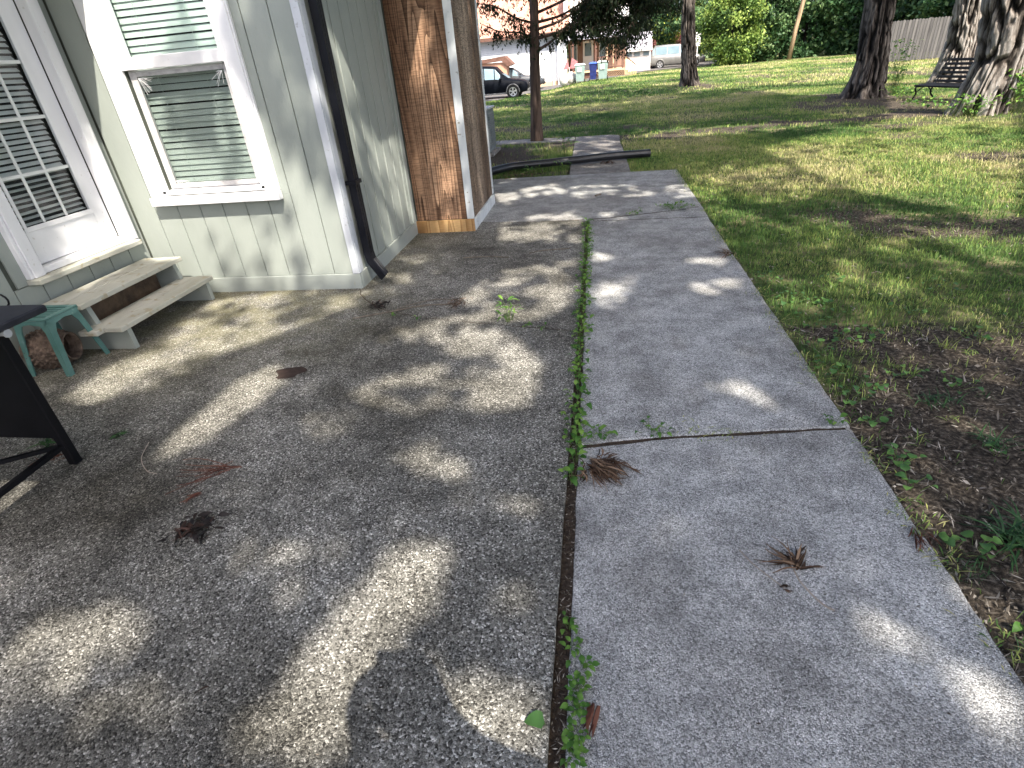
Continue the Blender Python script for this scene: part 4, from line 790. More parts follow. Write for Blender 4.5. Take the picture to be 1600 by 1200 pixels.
# small cedar by the walkway
CT = thing('cedar_tree', 'small dark cedar with bare lower trunk and low spreading limbs beside the walkway', 'tree', (-1.32, 13.17, 0))
trunk([(-1.32, 13.17, -.05), (-1.31, 13.17, .8), (-1.285, 13.17, 1.7), (-1.25, 13.17, 2.6), (-1.22, 13.15, 5.2)], [.125, .108, .10, .085, .04], M['bark_red'], 'trunk', CT, 36, 130, fur=.10, fs=7, seed=8, flare=.03)
LB = [([(-1.2, 13.15, 1.72), (-.9, 13.1, 1.86), (-.55, 13.0, 2.08), (-.1, 12.9, 2.28)], .032, .010), ([(-1.2, 13.15, 1.93), (-.8, 13.15, 2.0), (-.3, 13.1, 2.2), (.5, 13.0, 2.55)], .036, .010),
      ([(-1.2, 13.15, 2.08), (-.75, 13.1, 2.18), (-.2, 13.0, 2.42), (.4, 12.8, 2.75)], .030, .010), ([(-1.2, 13.2, 2.2), (-.7, 13.4, 2.3), (0, 13.7, 2.6), (.9, 13.9, 2.8)], .03, .01), ([(-1.2, 13.2, 2.36), (-.6, 13.3, 2.55), (.3, 13.3, 2.9), (1.2, 13.2, 3.0)], .03, .01),
      ([(-1.32, 13.15, 1.96), (-1.6, 13.1, 2.06), (-1.95, 13.05, 2.1), (-2.3, 13.0, 2.25)], .022, .006), ([(-1.3, 13.15, 2.2), (-1.6, 13.0, 2.3), (-2.0, 12.9, 2.52), (-2.4, 12.8, 2.6)], .025, .008),
      ([(-1.3, 13.15, 1.82), (-1.42, 13.1, 1.93), (-1.5, 13.05, 2.1), (-1.6, 13.0, 2.3)], .014, .005), ([(-1.25, 13.2, 2.6), (-.7, 13.6, 3.0), (0, 14, 3.4)], .03, .01), ([(-1.3, 13.2, 2.7), (-1.8, 13.5, 3.0), (-2.5, 13.8, 3.3)], .03, .01), ([(-1.2, 13, 3), (-.9, 12.2, 3.3), (-.5, 11.6, 3.4)], .025, .01)]
for k in range(len(LB)):
    q = MB(); ps = spline(LB[k][0], 6); q.tube(ps, list(np.linspace(LB[k][1], LB[k][2], len(ps))), 7); q.build('limb', M['bark_red'], CT, smooth=True)
tw = MB(); FP = []
def spray(p0, n, spread, ln, dens):
    for _ in range(n):
        a_ = random.uniform(0, 6.28); d_ = Vector((math.cos(a_), math.sin(a_) * .7, random.uniform(-.9, .25))).normalized(); l_ = ln * random.uniform(.5, 1.3)
        e_ = p0 + d_ * l_ + Vector((0, 0, -.35 * l_)); m_ = p0 + d_ * l_ * .5
        tw.tube([p0, m_, e_], [.004, .003, .0015], 3, cap=False)
        for j in range(dens): f_ = random.random() ** .7; q_ = p0.lerp(e_, f_); FP.append(q_ + Vector((random.gauss(0, spread), random.gauss(0, spread), random.gauss(0, spread) - .03)))
for pts, r0, r1 in LB:
    ps = spline(pts, 6); right_ = pts[-1][0] > -1.2
    for i, p in enumerate(ps):
        f_ = i / len(ps)
        if f_ < (.52 if right_ else .35): 
            if random.random() < .55: spray(p, 2, .02, .22, 6)
            continue
        spray(p, 7 if right_ else 3, .03, .34 if right_ else .22, 20 if right_ else 8)
# the dense dark mass at the right of the crown
for _ in range(150):
    x_ = random.uniform(-.15, 1.25); top_ = 3.3; low = 1.74 if x_ < .3 else (1.60 if x_ < .75 else 1.85 + (x_ - .75) * .7)
    p = Vector((x_, random.uniform(12.5, 13.8), random.uniform(low + .15, top_))); spray(p, 4, .05, .34, 26)
for _ in range(120):
    a_ = random.uniform(0, 6.28); r_ = random.uniform(.3, 1.7); p = Vector((-1.25 + r_ * math.cos(a_), 13.17 + r_ * math.sin(a_), random.uniform(2.75, 5.2))); spray(p, 3, .05, .4, 20)
tw.build('twigs', M['bark_red'], CT)['kind'] = 'stuff'
FP = np.array([p[:] for p in FP]); link('foliage', quads(FP - np.array(wl(CT)), .075, 2.6, droop=.45, mt=M['cedar_leaf']), CT)

# background vegetation: clumped leaf cards over a trunk
def bush(name, label, cat, c, rad, h, n, size, mt, group=None, z0=0., conic=.5, seed=0, trunk_r=.12, nclump=90):
    c = Vector(c); T_ = thing(name, label, cat, c, 0, group)
    MB().tube([(0, 0, -.2), (.05, 0, h * .4), (0, .05, h * .85)], [trunk_r, trunk_r * .7, trunk_r * .2], 7).build('trunk', M['bark_grey'], T_, world=False)
    u = rng.random(nclump); ph = rng.random(nclump) * 6.283; prof_ = np.sin(np.clip(u, .02, 1) * np.pi * .5 + .25 * (1 - u)) * (1 - conic * u) * (1.12 - u ** 3)
    rr = rad * prof_ * (.62 + .45 * rng.random(nclump)); cc = np.stack([rr * np.cos(ph), rr * np.sin(ph), z0 + .1 + u * (h - z0)], 1)
    k = rng.integers(0, nclump, n); s_ = rad * .125
    P = cc[k] + rng.normal(size=(n, 3)) * np.array([s_, s_, s_ * .8]); P[:, 2] = np.abs(P[:, 2]) + .02
    ti = np.clip(rng.random(nclump)[k] * .75 + rng.random(n) * .45 - .12, 0, 1)
    link('foliage', quads(P, size, 1.7, ti, mt=M[mt]), T_); return T_
bush('bush', 'round bright green bush in front of the evergreens, behind the minivan', 'bush', (10.6, 53.5, 0), 2.9, 5.4, 15000, .23, 'lime', conic=.30)
bush('evergreen_tree', 'dark spreading evergreen between the round bright bush and the leaning pole', 'tree', (13.2, 55.5, 0), 2.9, 7.5, 14000, .26, 'hedge', conic=.35)
gp = 'evergreens in the row behind the lawn'
hz = [(17.2, 57, 3.3, 9), (20.6, 56.5, 3.2, 10), (22.6, 52.5, 3.0, 9), (23.6, 47.5, 2.7, 9), (24.3, 43.5, 2.4, 8.5), (15, 61, 3.4, 10), (8.2, 66, 3.8, 10), (24.6, 61, 4.5, 12), (27.5, 52, 4, 11), (28, 45, 4, 10.5), (30, 40, 4, 10)]
hl = ['evergreen just right of the leaning pole, sunlit on its left', 'second evergreen right of the leaning pole, with bright tips', 'dark evergreen left of the dark leaning trunk', 'dark evergreen behind the dark leaning trunk', 'dark evergreen over the left end of the grey fence', 'tall evergreen behind the leaning pole', 'tall evergreen rising behind the silver minivan', 'tall back-row evergreen at the upper right', 'dark evergreen above the middle of the grey fence', 'dark evergreen behind the pale trunks on the right', 'dark evergreen at the far right above the fence']
for (x_, y_, r_, h_), l_ in zip(hz, hl): bush('evergreen_tree', l_, 'tree', (x_, y_, 0), r_, h_, 11000, .33, 'hedge', group=gp, conic=.4)
bush('grey_green_tree', 'loose grey-green tree with pale bare twigs above the minivan', 'tree', (6.5, 72, .2), 4.2, 11, 9000, .26, 'grey_leaf', conic=.3)
bush('yellow_bush', 'yellow-green bush behind the white annex and the silver minivan', 'bush', (6.6, 66.5, 0), 2.5, 4.4, 7000, .2, 'yellow', conic=.3)
bush('yellow_bush', 'taller yellow-green bush just left of the lone lawn tree trunk', 'bush', (9.6, 68, 0), 2.3, 5.2, 6000, .2, 'yellow', conic=.3)
bush('red_bush', 'small red-leaved shrub by the corner of the white annex', 'bush', (5.25, 62.2, -.1), .75, 2.2, 2200, .12, 'redleaf', trunk_r=.04, nclump=30)
bush('red_bush', 'wide red-leaved shrub showing over the minivan roof', 'bush', (8.6, 64, 0), 1.5, 2.7, 3000, .14, 'redleaf', trunk_r=.04, nclump=40)
wd = [(-14, 78), (-4, 80), (3, 82), (12, 78), (20, 76), (29, 68), (36, 60), (40, 50), (42, 40), (38, 30)]
P = []
for cx_, cy_ in wd:
    n = 3800; u = rng.random(n); ph = rng.random(n) * 6.28; r_ = 5.5 * np.sqrt(1 - .75 * u); P.append(np.stack([cx_ + r_ * np.cos(ph), cy_ + r_ * np.sin(ph), u * 15], 1) + rng.normal(size=(n, 3)) * .7)
P = np.concatenate(P); tag(link('woodland', quads(P, .7, 1.5, mt=M['hedge'])), 'dark mass of far woods closing off the view behind the lawn', 'woods', kind='stuff')

# leaning pole
tag(MB().tube([(15.35, 53.9, -.1), (15.5, 53.9, 2), (15.9, 53.9, 5), (16.3, 53.9, 8)], [.17, .165, .15, .13], 12).build('leaning_pole', M['pole'], smooth=True), 'tall bare light-brown pole leaning slightly before the evergreens', 'pole')

# privacy fence: pickets a few pixels wide, joined section by section
FN = thing('privacy_fence', 'weathered grey wooden privacy fence beyond the bench', 'fence', (18, 36, 0))
for s_, mt_ in ((0, 'fence'), (1, 'fence2')):
    q = MB(); x_ = 14.2; k = 0
    while x_ < 34:
        y_ = 35.3 + (x_ - 15.4) * .08; h_ = 1.80 + random.uniform(-.015, .015)
        if k % 2 == s_: q.add([(x_, y_, .03), (x_ + .135, y_ + .011, .03), (x_ + .135, y_ + .011, h_), (x_ + .0675, y_ + .005, h_ + .04), (x_, y_, h_)] + [(x_, y_ + .02, .03), (x_ + .135, y_ + .031, .03), (x_ + .135, y_ + .031, h_), (x_ + .0675, y_ + .025, h_ + .04), (x_, y_ + .02, h_)], [(0, 1, 2, 3, 4), (9, 8, 7, 6, 5), (0, 5, 6, 1), (1, 6, 7, 2), (2, 7, 8, 3), (3, 8, 9, 4), (4, 9, 5, 0)])
        x_ += .15; k += 1
    q.build('pickets', M[mt_], FN)['kind'] = 'stuff'
for z_ in (.4, 1.5): MB().bar((14.2, 35.26, z_), (34, 36.84, z_), .04, .09).build('rail', M['fence'], FN)
x_ = 14.2
while x_ < 34: MB().box(x_ - .05, x_ + .05, 35.36 + (x_ - 15.4) * .08, 35.46 + (x_ - 15.4) * .08, 0, 1.86).build('post', M['fence'], FN); x_ += 2.4

# ------------------------------------------------------------------ bench and picnic table
B = thing('park_bench', 'black slatted garden bench turned sideways in front of the pale trunk', 'bench', (8.05, 15.6, 0), R(16.5))
# local y runs along the bench, it faces -x
Lb_ = .72
for k in range(6): x_ = -.26 + k * .085; MB().box(x_, x_ + .065, -Lb_, Lb_, .28 + (.012 if 0 < k else 0) + .004 * k, .305 + .012 + .004 * k, .006).build('seat_slat', M['bench'], B, world=False)
for k in range(6):
    z_ = .37 + k * .085; x_ = .22 + (z_ - .30) * .50
    q = MB().box(-.012, .012, -Lb_, Lb_, -.028, .028, .005); o = q.build('back_slat', M['bench'], B, world=False); o.location = (x_, 0, z_); o.rotation_euler = (0, R(22), 0)
for y_ in (-Lb_ + .08, Lb_ - .08):
    q = MB().tube(spline([(-.30, y_, 0), (-.22, y_, .13), (-.27, y_, .24), (-.24, y_, .29)], 5), .018, 7).tube(spline([(.30, y_, 0), (.16, y_, .14), (.22, y_, .30), (.50, y_, .87)], 5), .018, 7).tube([(-.25, y_, .275), (.24, y_, .29)], .016, 7).tube(spline([(-.25, y_, .14), (0, y_, .28), (.2, y_, .14)], 5), .012, 7)
    q.build('end_frame', M['bench'], B, world=False, smooth=True)
PT = thing('picnic_table', 'low red-brown wooden picnic table at the right edge beyond the nearest trunk', 'table', (9.88, 15.25, 0), R(20))
for k in range(5): y_ = -.36 + k * .147; MB().box(-.9, .9, y_, y_ + .138, .62, .66, .005).build('top_plank', M['table_wood'], PT, world=False)
for s_ in (-1, 1): MB().box(-.9, .9, s_ * .68 - .12, s_ * .68 + .12, .36, .395, .005).build('seat_plank', M['table_wood'], PT, world=False)
for x_ in (-.65, .65):
    for s_ in (-1, 1): MB().bar((x_, s_ * .2, .62), (x_, s_ * .62, 0), .04, .09, (1, 0, 0)).build('leg', M['bench'], PT, world=False)
    MB().box(x_ - .02, x_ + .02, -.78, .78, .31, .36).build('crossbar', M['bench'], PT, world=False)

# ------------------------------------------------------------------ vehicles
def car(name, label, cat, loc, rz, paint, L_=4.6, W=1.84, H=1.68, glass='carglass', kind='suv', clad=None, group=None):
    T_ = thing(name, label, cat, loc, rz, group); hw = W / 2; f = L_ / 2
    if kind == 'suv': st = [(-f, .45, .80, .86, .80, .70), (-f + .06, .34, .98, 1.05, .92, .76), (-f + .18, .28, 1.02, 1.42, .97, .74), (-f + .45, .26, 1.03, H - .03, 1, .75), (-f + 1.1, .25, 1.02, H, 1, .77), (-f + 2.0, .25, 1.01, H, 1, .77), (-f + 2.65, .25, 1.0, H - .06, 1, .76), (-f + 3.05, .25, 1.0, 1.36, 1, .78), (-f + 3.45, .25, .99, 1.07, 1, .82), (-f + 3.95, .26, .93, 1.00, .98, .84), (f - .28, .28, .86, .93, .94, .84), (f - .07, .32, .76, .84, .86, .8), (f, .42, .62, .70, .76, .72)]
    elif kind == 'sedan': st = [(-f, .45, .78, .86, .82, .7), (-f + .08, .32, .92, .98, .9, .76), (-f + .55, .26, .95, 1.03, .97, .8), (-f + 1.15, .25, .95, H - .06, 1, .7), (-f + 1.8, .24, .94, H, 1, .72), (-f + 2.4, .24, .93, H - .03, 1, .72), (-f + 2.9, .24, .93, 1.22, 1, .74), (-f + 3.25, .24, .92, .98, 1, .82), (-f + 3.9, .25, .86, .92, .97, .83), (f - .25, .27, .78, .85, .92, .82), (f, .40, .6, .68, .78, .7)]
    else: st = [(-f, .42, .85, .95, .86, .74), (-f + .05, .32, .98, 1.12, .94, .8), (-f + .18, .28, 1.02, 1.62, .98, .78), (-f + .45, .26, 1.03, H - .02, 1, .8), (-f + 1.5, .25, 1.02, H, 1, .82), (-f + 2.6, .24, 1.0, H - .03, 1, .81), (-f + 3.05, .24, .99, 1.52, 1, .8), (-f + 3.65, .24, .97, 1.10, 1, .84), (-f + 4.05, .25, .90, .98, .98, .84), (f - .2, .28, .78, .86, .92, .82), (f, .40, .6, .68, .8, .74)]
    V_ = []; F_ = []
    for (x, zb, zt, zr, wb, wr) in st:
        g = zr - zt > .12; w_ = hw * wb; wt = hw * wr
        ring = [(0, zb), (w_ * .9, zb), (w_ * .985, zb + .10), (w_, zb + (zt - zb) * .55), (w_ * .975, zt - .02), (w_ * .94 if g else wt * 1.04, zt + (.012 if g else .01)), (wt * 1.02 if g else wt * .9, zr - (.07 if g else .02)), (wt * .86 if g else wt * .6, zr - .008), (0, zr + (.012 if g else .01))]
        V_.append(ring)
    q = MB(); n = len(V_[0]); k0 = 0; vs = []
    for (x, *_), ring in zip(st, V_): vs += [(x, y, z) for y, z in ring] + [(x, -y, z) for y, z in ring[1:-1]][::-1]
    m_ = 2 * n - 2
    for i in range(len(st) - 1):
        for j in range(m_): F_.append((i * m_ + j, i * m_ + (j + 1) % m_, (i + 1) * m_ + (j + 1) % m_, (i + 1) * m_ + j))
    F_.append(tuple(range(m_))); F_.append(tuple((len(st) - 1) * m_ + j for j in range(m_))[::-1])
    q.add(vs, F_); o = q.build('body', M[paint], T_, world=False, smooth=True)
    ws = [i for i in range(len(st)) if st[i][3] - st[i][2] > .25]
    # side windows
    for s_ in (-1, 1):
        for a, b in zip(ws[:-1], ws[1:]):
            A_, B_ = V_[a], V_[b]; xa, xb = st[a][0], st[b][0]; ins = .05
            def pt(x, r, t_): y = r[5][0] + (r[6][0] - r[5][0]) * t_; z = r[5][1] + (r[6][1] - r[5][1]) * t_; return (x, s_ * (y + .012), z)
            gl = MB(); gl.add([pt(xa + ins * .6, A_, .10), pt(xb - ins * .6, B_, .10), pt(xb - ins * .6, B_, .92), pt(xa + ins * .6, A_, .92)], [(0, 1, 2, 3) if s_ > 0 else (3, 2, 1, 0)]); gl.build('side_window', M[glass], T_, world=False)
    e = ws[-1]; xa, xb = st[e][0], st[e + 1][0]; r1, r2 = V_[e], V_[e + 1]
    MB().add([(xa + .06, r1[7][0] * 1.0, r1[7][1] + .0), (xa + .06, -r1[7][0], r1[7][1] + .0), (xb + .02, -r2[7][0] * 1.3, r2[7][1] + .03), (xb + .02, r2[7][0] * 1.3, r2[7][1] + .03)], [(0, 1, 2, 3)]).build('windscreen', M[glass], T_, world=False)
    r_ = .35 if kind != 'sedan' else .32
    for x_ in (-f + .88, f - .90):
        for s_ in (-1, 1):
            wt_ = MB().lathe([(.02, -.10), (r_ * .66, -.10), (r_ * .95, -.10), (r_, -.06), (r_, .06), (r_ * .95, .10), (r_ * .66, .10), (.02, .10)], (0, 0, 0), 'y', 28).build('wheel', M['tyre'], T_, world=False, smooth=False); wt_.location = (x_, s_ * (hw - .09), r_)
            rm = MB()
            for k in range(5):
                a_ = k * 2 * math.pi / 5 + .3
                for da in (-.16, .16): rm.bar((.05 * math.cos(a_), s_ * .105, .05 * math.sin(a_)), (r_ * .66 * math.cos(a_ + da), s_ * .112, r_ * .66 * math.sin(a_ + da)), .045, .02, (0, 1, 0))
            rm.lathe([(r_ * .62, -.11), (r_ * .70, -.115), (r_ * .70, .115), (r_ * .62, .11)], (0, 0, 0), 'y', 28, cap=False).lathe([(.01, -.115), (.06, -.115), (.06, .115), (.01, .115)], (0, 0, 0), 'y', 12)
            rm.build('rim', M['rim'], wt_, world=False)
            ar = MB().tube([(x_ + (r_ + .05) * math.cos(a_), s_ * (hw - .005), r_ + (r_ + .05) * math.sin(a_)) for a_ in np.linspace(-.15, math.pi + .15, 16)], .038, 6); ar.build('wheel_arch', M[clad or paint], T_, world=False, smooth=True)
            MB().lathe([(.01, 0), (r_ + .05, 0), (r_ + .05, .02), (.01, .02)], (x_, s_ * (hw - .02), r_), 'y', 20).build('wheel_well', M['tyre'], T_, world=False)
    for s_ in (-1, 1):
        MB().box(f - .20, f - .03, s_ * hw * .62 - .12, s_ * hw * .62 + .14, .66, .76, .03).build('headlight', M['lamp'], T_, world=False)
        MB().box(-f + .0, -f + .14, s_ * hw * .78 - .08, s_ * hw * .78 + .10, .78, 1.0, .02).build('tail_light', M['tail'], T_, world=False)
        MB().box(-f + 2.95, -f + 3.10, s_ * (hw + .10) - .09, s_ * (hw + .10) + .09, 1.0, 1.13, .03).build('mirror', M[paint], T_, world=False)
    MB().box(-f + 1.0, f - 1.05, -hw + .02, -hw + .05, .24, .33, .01).build('side_skirt', M[clad or 'tyre'], T_, world=False)
    MB().box(f - .10, f + .02, -hw * .7, hw * .7, .30, .46, .03).build('bumper', M[clad or 'tyre'], T_, world=False)
    return T_
car('suv', 'black suv parked nearest, behind the small cedar trunk', 'car', (-6.55, 38.7, float(zg(-6, 38))), 0, 'carblack', 4.65, 1.86, 1.82, 'carglass2', 'suv', 'cladding')
car('sedan', 'dark grey car half hidden beyond the black suv', 'car', (-6.2, 46.2, -.32), 0, 'cargrey', 4.7, 1.85, 1.55, 'carglass2', 'sedan')
car('minivan', 'silver minivan parked before the bushes, facing right behind a trunk', 'minivan', (7.3, 60.2, -.05), R(-4), 'carsilver', 4.85, 1.9, 1.88, 'carglass2', 'van')
car('hatchback', 'small blue car mostly hidden behind the rear of the silver minivan', 'car', (4.7, 63.2, 0), R(150), 'carblue', 3.9, 1.7, 1.45, 'carglass2', 'sedan')

# ------------------------------------------------------------------ neighbour house and yard
NH = thing('neighbour_house', 'white house with red-brown shingle roof, shade-coloured upper siding and a timber porch across the driveway', 'house', (-4, 52, -.35))
def nb(name, mb, mt, parent=None): return mb.build(name, M[mt], parent or NH)
nb('wall', MB().box(-22, -3.06, 50, 60, -.5, 3.12), 'wallwhite')
for k in range(8): nb('siding_course', MB().add([(-22, 49.97, 2.02 + k * .14), (-3.10, 49.97, 2.02 + k * .14), (-3.10, 49.995, 2.155 + k * .14), (-22, 49.995, 2.155 + k * .14), (-22, 49.999, 2.02 + k * .14), (-3.1, 49.999, 2.02 + k * .14)], [(0, 1, 2, 3), (0, 4, 5, 1)]), 'sidingshade')  # upper band of the white siding, eave shade painted in by colour
nb('fascia', MB().box(-22.3, -3.0, 49.40, 49.5, 3.05, 3.26), 'browntrim'); nb('soffit', MB().box(-22.3, -3.02, 49.51, 50, 3.16, 3.20), 'wallwhite')
nb('roof', MB().add([(-22.4, 49.40, 3.28), (-2.10, 49.40, 3.28), (-1.7, 54.5, 8.6), (-22.4, 54.5, 8.6), (-22.4, 60.5, 3.28), (-2.1, 60.5, 3.28)], [(0, 1, 2, 3), (3, 2, 5, 4), (1, 5, 2), (0, 3, 4)]), 'redroof')
nb('gable_trim', MB().bar((-2.05, 49.35, 3.3), (-1.65, 54.5, 8.65), .12, .22), 'wallwhite')
nb('dormer_corner', MB().box(-2.5, -2.25, 49.9, 52.6, 4.35, 6.2), 'wallwhite')
nb('downpipe', MB().box(-3.5, -3.38, 49.86, 49.96, -.45, 3.1), 'sidingshade')
nb('foundation', MB().box(-8, -3.0, 49.94, 49.99, -.55, -.02), 'tanlattice')
nb('porch_pillar', MB().box(-3.05, -2.35, 49.6, 50.4, -.45, 2.9), 'wallwhite')
# garden wall with brown coping and orange brick in front of the garage
nb('entry_roof', MB().add([(-9.5, 44.2, 1.75), (-6.45, 44.2, 1.95), (-5.9, 44.2, 1.42), (-6.25, 44.2, 1.30), (-6.7, 44.2, 1.68), (-9.5, 44.2, 1.52)] + [(-9.5, 46, 1.75), (-6.45, 46, 1.95), (-5.9, 46, 1.42), (-6.25, 46, 1.30), (-6.7, 46, 1.68), (-9.5, 46, 1.52)], [(0, 1, 2, 3, 4, 5), (11, 10, 9, 8, 7, 6), (0, 6, 7, 1), (1, 7, 8, 2), (5, 4, 10, 11), (4, 3, 9, 10), (2, 8, 9, 3)]), 'browntrim')
nb('entry_wall', MB().box(-9.5, -6.35, 44.35, 45.9, -.5, 1.6), 'wallbrick')
# right part: pale gable wall set back, then porch
nb('upper_wall', MB().box(-1.9, 2.5, 53.2, 60, 2.7, 7.5), 'wallwhite')
nb('porch_wall', MB().box(-2.34, 2.3, 52.6, 60, -.4, 2.69), 'brownwall')
nb('porch_roof', MB().add([(-2.7, 49.3, 2.72), (2.35, 49.3, 2.72), (2.35, 53.2, 3.35), (-2.7, 53.2, 3.35), (-2.7, 49.3, 2.60), (2.35, 49.3, 2.60), (2.35, 53.2, 2.75), (-2.7, 53.2, 2.75)], [(0, 1, 2, 3), (7, 6, 5, 4), (0, 4, 5, 1), (1, 5, 6, 2), (3, 7, 4, 0)]), 'greyroof')
PD = nb('door', MB().box(-1.15, -.30, 52.52, 52.6, .45, 2.55), 'wallwhite')
nb('pane', MB().box(-1.0, -.45, 52.505, 52.519, 1.5, 2.4), 'carglass2', PD)
for x_ in (-2.15, .15): 
    wf = nb('window', MB().box(x_, x_ + .55, 52.54, 52.6, 1.0, 2.4), 'wallwhite'); nb('pane', MB().box(x_ + .06, x_ + .49, 52.525, 52.539, 1.06, 2.34), 'carglass2', wf)
for x_ in (-1.85, -.1, 1.95): nb('post', MB().box(x_ - .07, x_ + .07, 49.45, 49.59, -.35 if x_ > 1 else .4, 2.6), 'browntrim')
for x_ in (.75, 1.25): nb('post', MB().box(x_ - .05, x_ + .05, 49.8, 49.9, .45, 2.6), 'tanlattice')
nb('deck', MB().box(-2.3, 2.1, 49.4, 52.5, .38, .50), 'tanlattice')
nb('deck_rail', MB().box(.1, 1.95, 49.42, 49.48, 1.30, 1.38).box(.1, 1.95, 49.42, 49.48, .62, .68), 'browntrim')
q = MB()
for k in range(15): q.box(.16 + k * .125, .20 + k * .125, 49.43, 49.47, .68, 1.30)
nb('baluster', q, 'brownwall')['kind'] = 'stuff'
q = MB()
for k in range(16):
    x_ = -.1 + k * .14; q.bar((x_, 49.42, -.2), (x_ + .55, 49.42, .36), .012, .035, (0, 1, 0)); q.bar((x_ + .55, 49.405, -.2), (x_, 49.405, .36), .012, .035, (0, 1, 0))
nb('lattice', q, 'tanlattice')['kind'] = 'stuff'; nb('deck_skirt', MB().box(-2.3, 2.1, 49.55, 49.6, -.4, .36), 'browntrim')
for k in range(4): nb('step', MB().box(2.1 + k * .26, 2.36 + k * .26, 49.5, 50.6, -.35, .35 - k * .17), 'tanlattice')
nb('step_rail', MB().bar((2.05, 49.45, 1.35), (3.0, 49.45, .62), .05, .08), 'browntrim')
q = MB()
for k in range(6): q.box(2.18 + k * .15, 2.24 + k * .15, 49.43, 49.47, .38 - k * .12, 1.22 - k * .115)
nb('rail_slat', q, 'yellowrail')['kind'] = 'stuff'
AN = thing('annex', 'small white outbuilding with lilac-grey shingle roof right of the porch', 'outbuilding', (3.3, 58, 0))
nb('wall', MB().box(2.3, 4.72, 58, 61, -.2, 1.62), 'wallwhite', AN)
nb('roof', MB().add([(2.0, 57.7, 1.60), (4.82, 57.7, 1.66), (4.82, 58.6, 2.95), (2.0, 58.6, 2.95), (2.0, 61.3, 1.6), (4.82, 61.3, 1.6)], [(0, 1, 2, 3), (3, 2, 5, 4)]), 'greyroof', AN); nb('fascia', MB().box(2.0, 4.83, 57.66, 57.70, 1.52, 1.67), 'wallwhite', AN)
nb('gable', MB().add([(4.70, 58, 1.62), (4.70, 61, 1.62), (4.70, 58.65, 2.9)], [(0, 1, 2)]), 'wallwhite', AN)
for x_ in (2.55, 3.25, 4.05): wf = nb('window', MB().box(x_, x_ + .55, 57.96, 58, 1.12, 1.46), 'sidingshade', AN); nb('pane', MB().box(x_ + .05, x_ + .5, 57.945, 57.959, 1.16, 1.42), 'carglass2', wf)
def binn(label, x, y, body, lid, w=.62, h=1.0, rz=0.):
    T_ = thing('wheelie_bin', label, 'bin', (x, y, float(zg(x, y)) + .04), rz)
    q = MB(); a, b = w * .38, w * .5; q.add([(-a, -a, .08), (a, -a, .08), (a, a, .08), (-a, a, .08), (-b, -b, h), (b, -b, h), (b, b, h), (-b, b, h)], [(3, 2, 1, 0), (4, 5, 6, 7), (0, 1, 5, 4), (1, 2, 6, 5), (2, 3, 7, 6), (3, 0, 4, 7)]); q.build('body', M[body], T_, world=False)
    MB().box(-b - .03, b + .03, -b - .03, b + .04, h, h + .04, .01).add([(-b, -b, h + .04), (b, -b, h + .04), (b, b, h + .04), (-b, b, h + .04), (-b * .7, -b * .5, h + .11), (b * .7, -b * .5, h + .11), (b * .7, b, h + .10), (-b * .7, b, h + .10)], [(4, 5, 6, 7), (0, 1, 5, 4), (1, 2, 6, 5), (2, 3, 7, 6), (3, 0, 4, 7)]).build('lid', M[lid], T_, world=False)
    for s_ in (-1, 1): MB().lathe([(.01, -.03), (.12, -.03), (.12, .03), (.01, .03)], (s_ * (a + .05), -a, .12), 'x', 16).build('wheel', M['tyre'], T_, world=False)
    MB().tube([(-b * .8, b + .05, h - .02), (b * .8, b + .05, h - .02)], .02, 6).build('handle', M['tyre'], T_, world=False)
    if body == 'binbody': MB().box(-b * .55, b * .35, -b - .012, -b - .004, h * .62, h * .9).build('sticker', M['binlid'], T_, world=False)
    return T_
binn('grey-green wheelie bin with pale lid, left of the blue bin', -1.15, 43.1, 'binbody', 'binlid', .68, 1.02)
binn('blue wheelie bin with bright blue lid, between two grey-green bins', -.27, 43.3, 'binblue', 'bluelid', .52, 1.0)
binn('grey-green wheelie bin with pale lid, right of the blue bin', .38, 43.3, 'binbody', 'binlid', .70, 1.05)
def bag(label, x, y, r, h, seed):
    bm = bmesh.new(); bmesh.ops.create_icosphere(bm, subdivisions=3, radius=1)
    for v in bm.verts:
        c_ = v.co.copy(); k = 1 + .22 * (float(fbm(c_.x * 2 + seed, c_.z * 3 + c_.y * 2, seed)) - .5) * 2; top_ = max(0, c_.z - .55)
        v.co = Vector((c_.x * r * k * (1 - top_ * 1.3), c_.y * r * k * (1 - top_ * 1.3), (c_.z * .5 + .5) * h))
    me = bpy.data.meshes.new('rubbish_bag'); bm.to_mesh(me); bm.free(); me.polygons.foreach_set('use_smooth', [True] * len(me.polygons)); me.materials.append(M['bag'])
    o = link('rubbish_bag', me, loc=(x, y, float(zg(x, y)) + .03)); tag(o, label, 'bag')
    return o
bag('full pale rubbish bag, leftmost in front of the porch', -2.28, 43.2, .34, .92, 3); bag('full pale rubbish bag beside the left grey-green bin', -1.75, 43.4, .33, .80, 8)
rt = thing('folded_umbrella', 'dull red and pink folded canvas leaning above the rubbish bags', 'umbrella', (-1.95, 44.6, .02))
MB().add([(-.45, 0, .75), (-.1, 0, 1.42), (.0, 0, .8), (-.45, .3, .75), (-.1, .3, 1.42), (0, .3, .8)], [(0, 1, 2), (5, 4, 3), (0, 3, 4, 1), (1, 4, 5, 2)]).add([(.05, .05, .8), (.2, .05, 1.45), (.6, .05, 1.2), (.5, .05, .85), (.05, .3, .8), (.2, .3, 1.45), (.6, .3, 1.2), (.5, .3, .85)], [(0, 1, 2, 3), (7, 6, 5, 4), (1, 5, 6, 2), (0, 4, 5, 1)]).build('canvas', M['redtarp'], rt, world=False)
MB().tube([(0, .15, 0), (0, .15, .9)], .03, 6).build('pole', M['wallwhite'], rt, world=False)
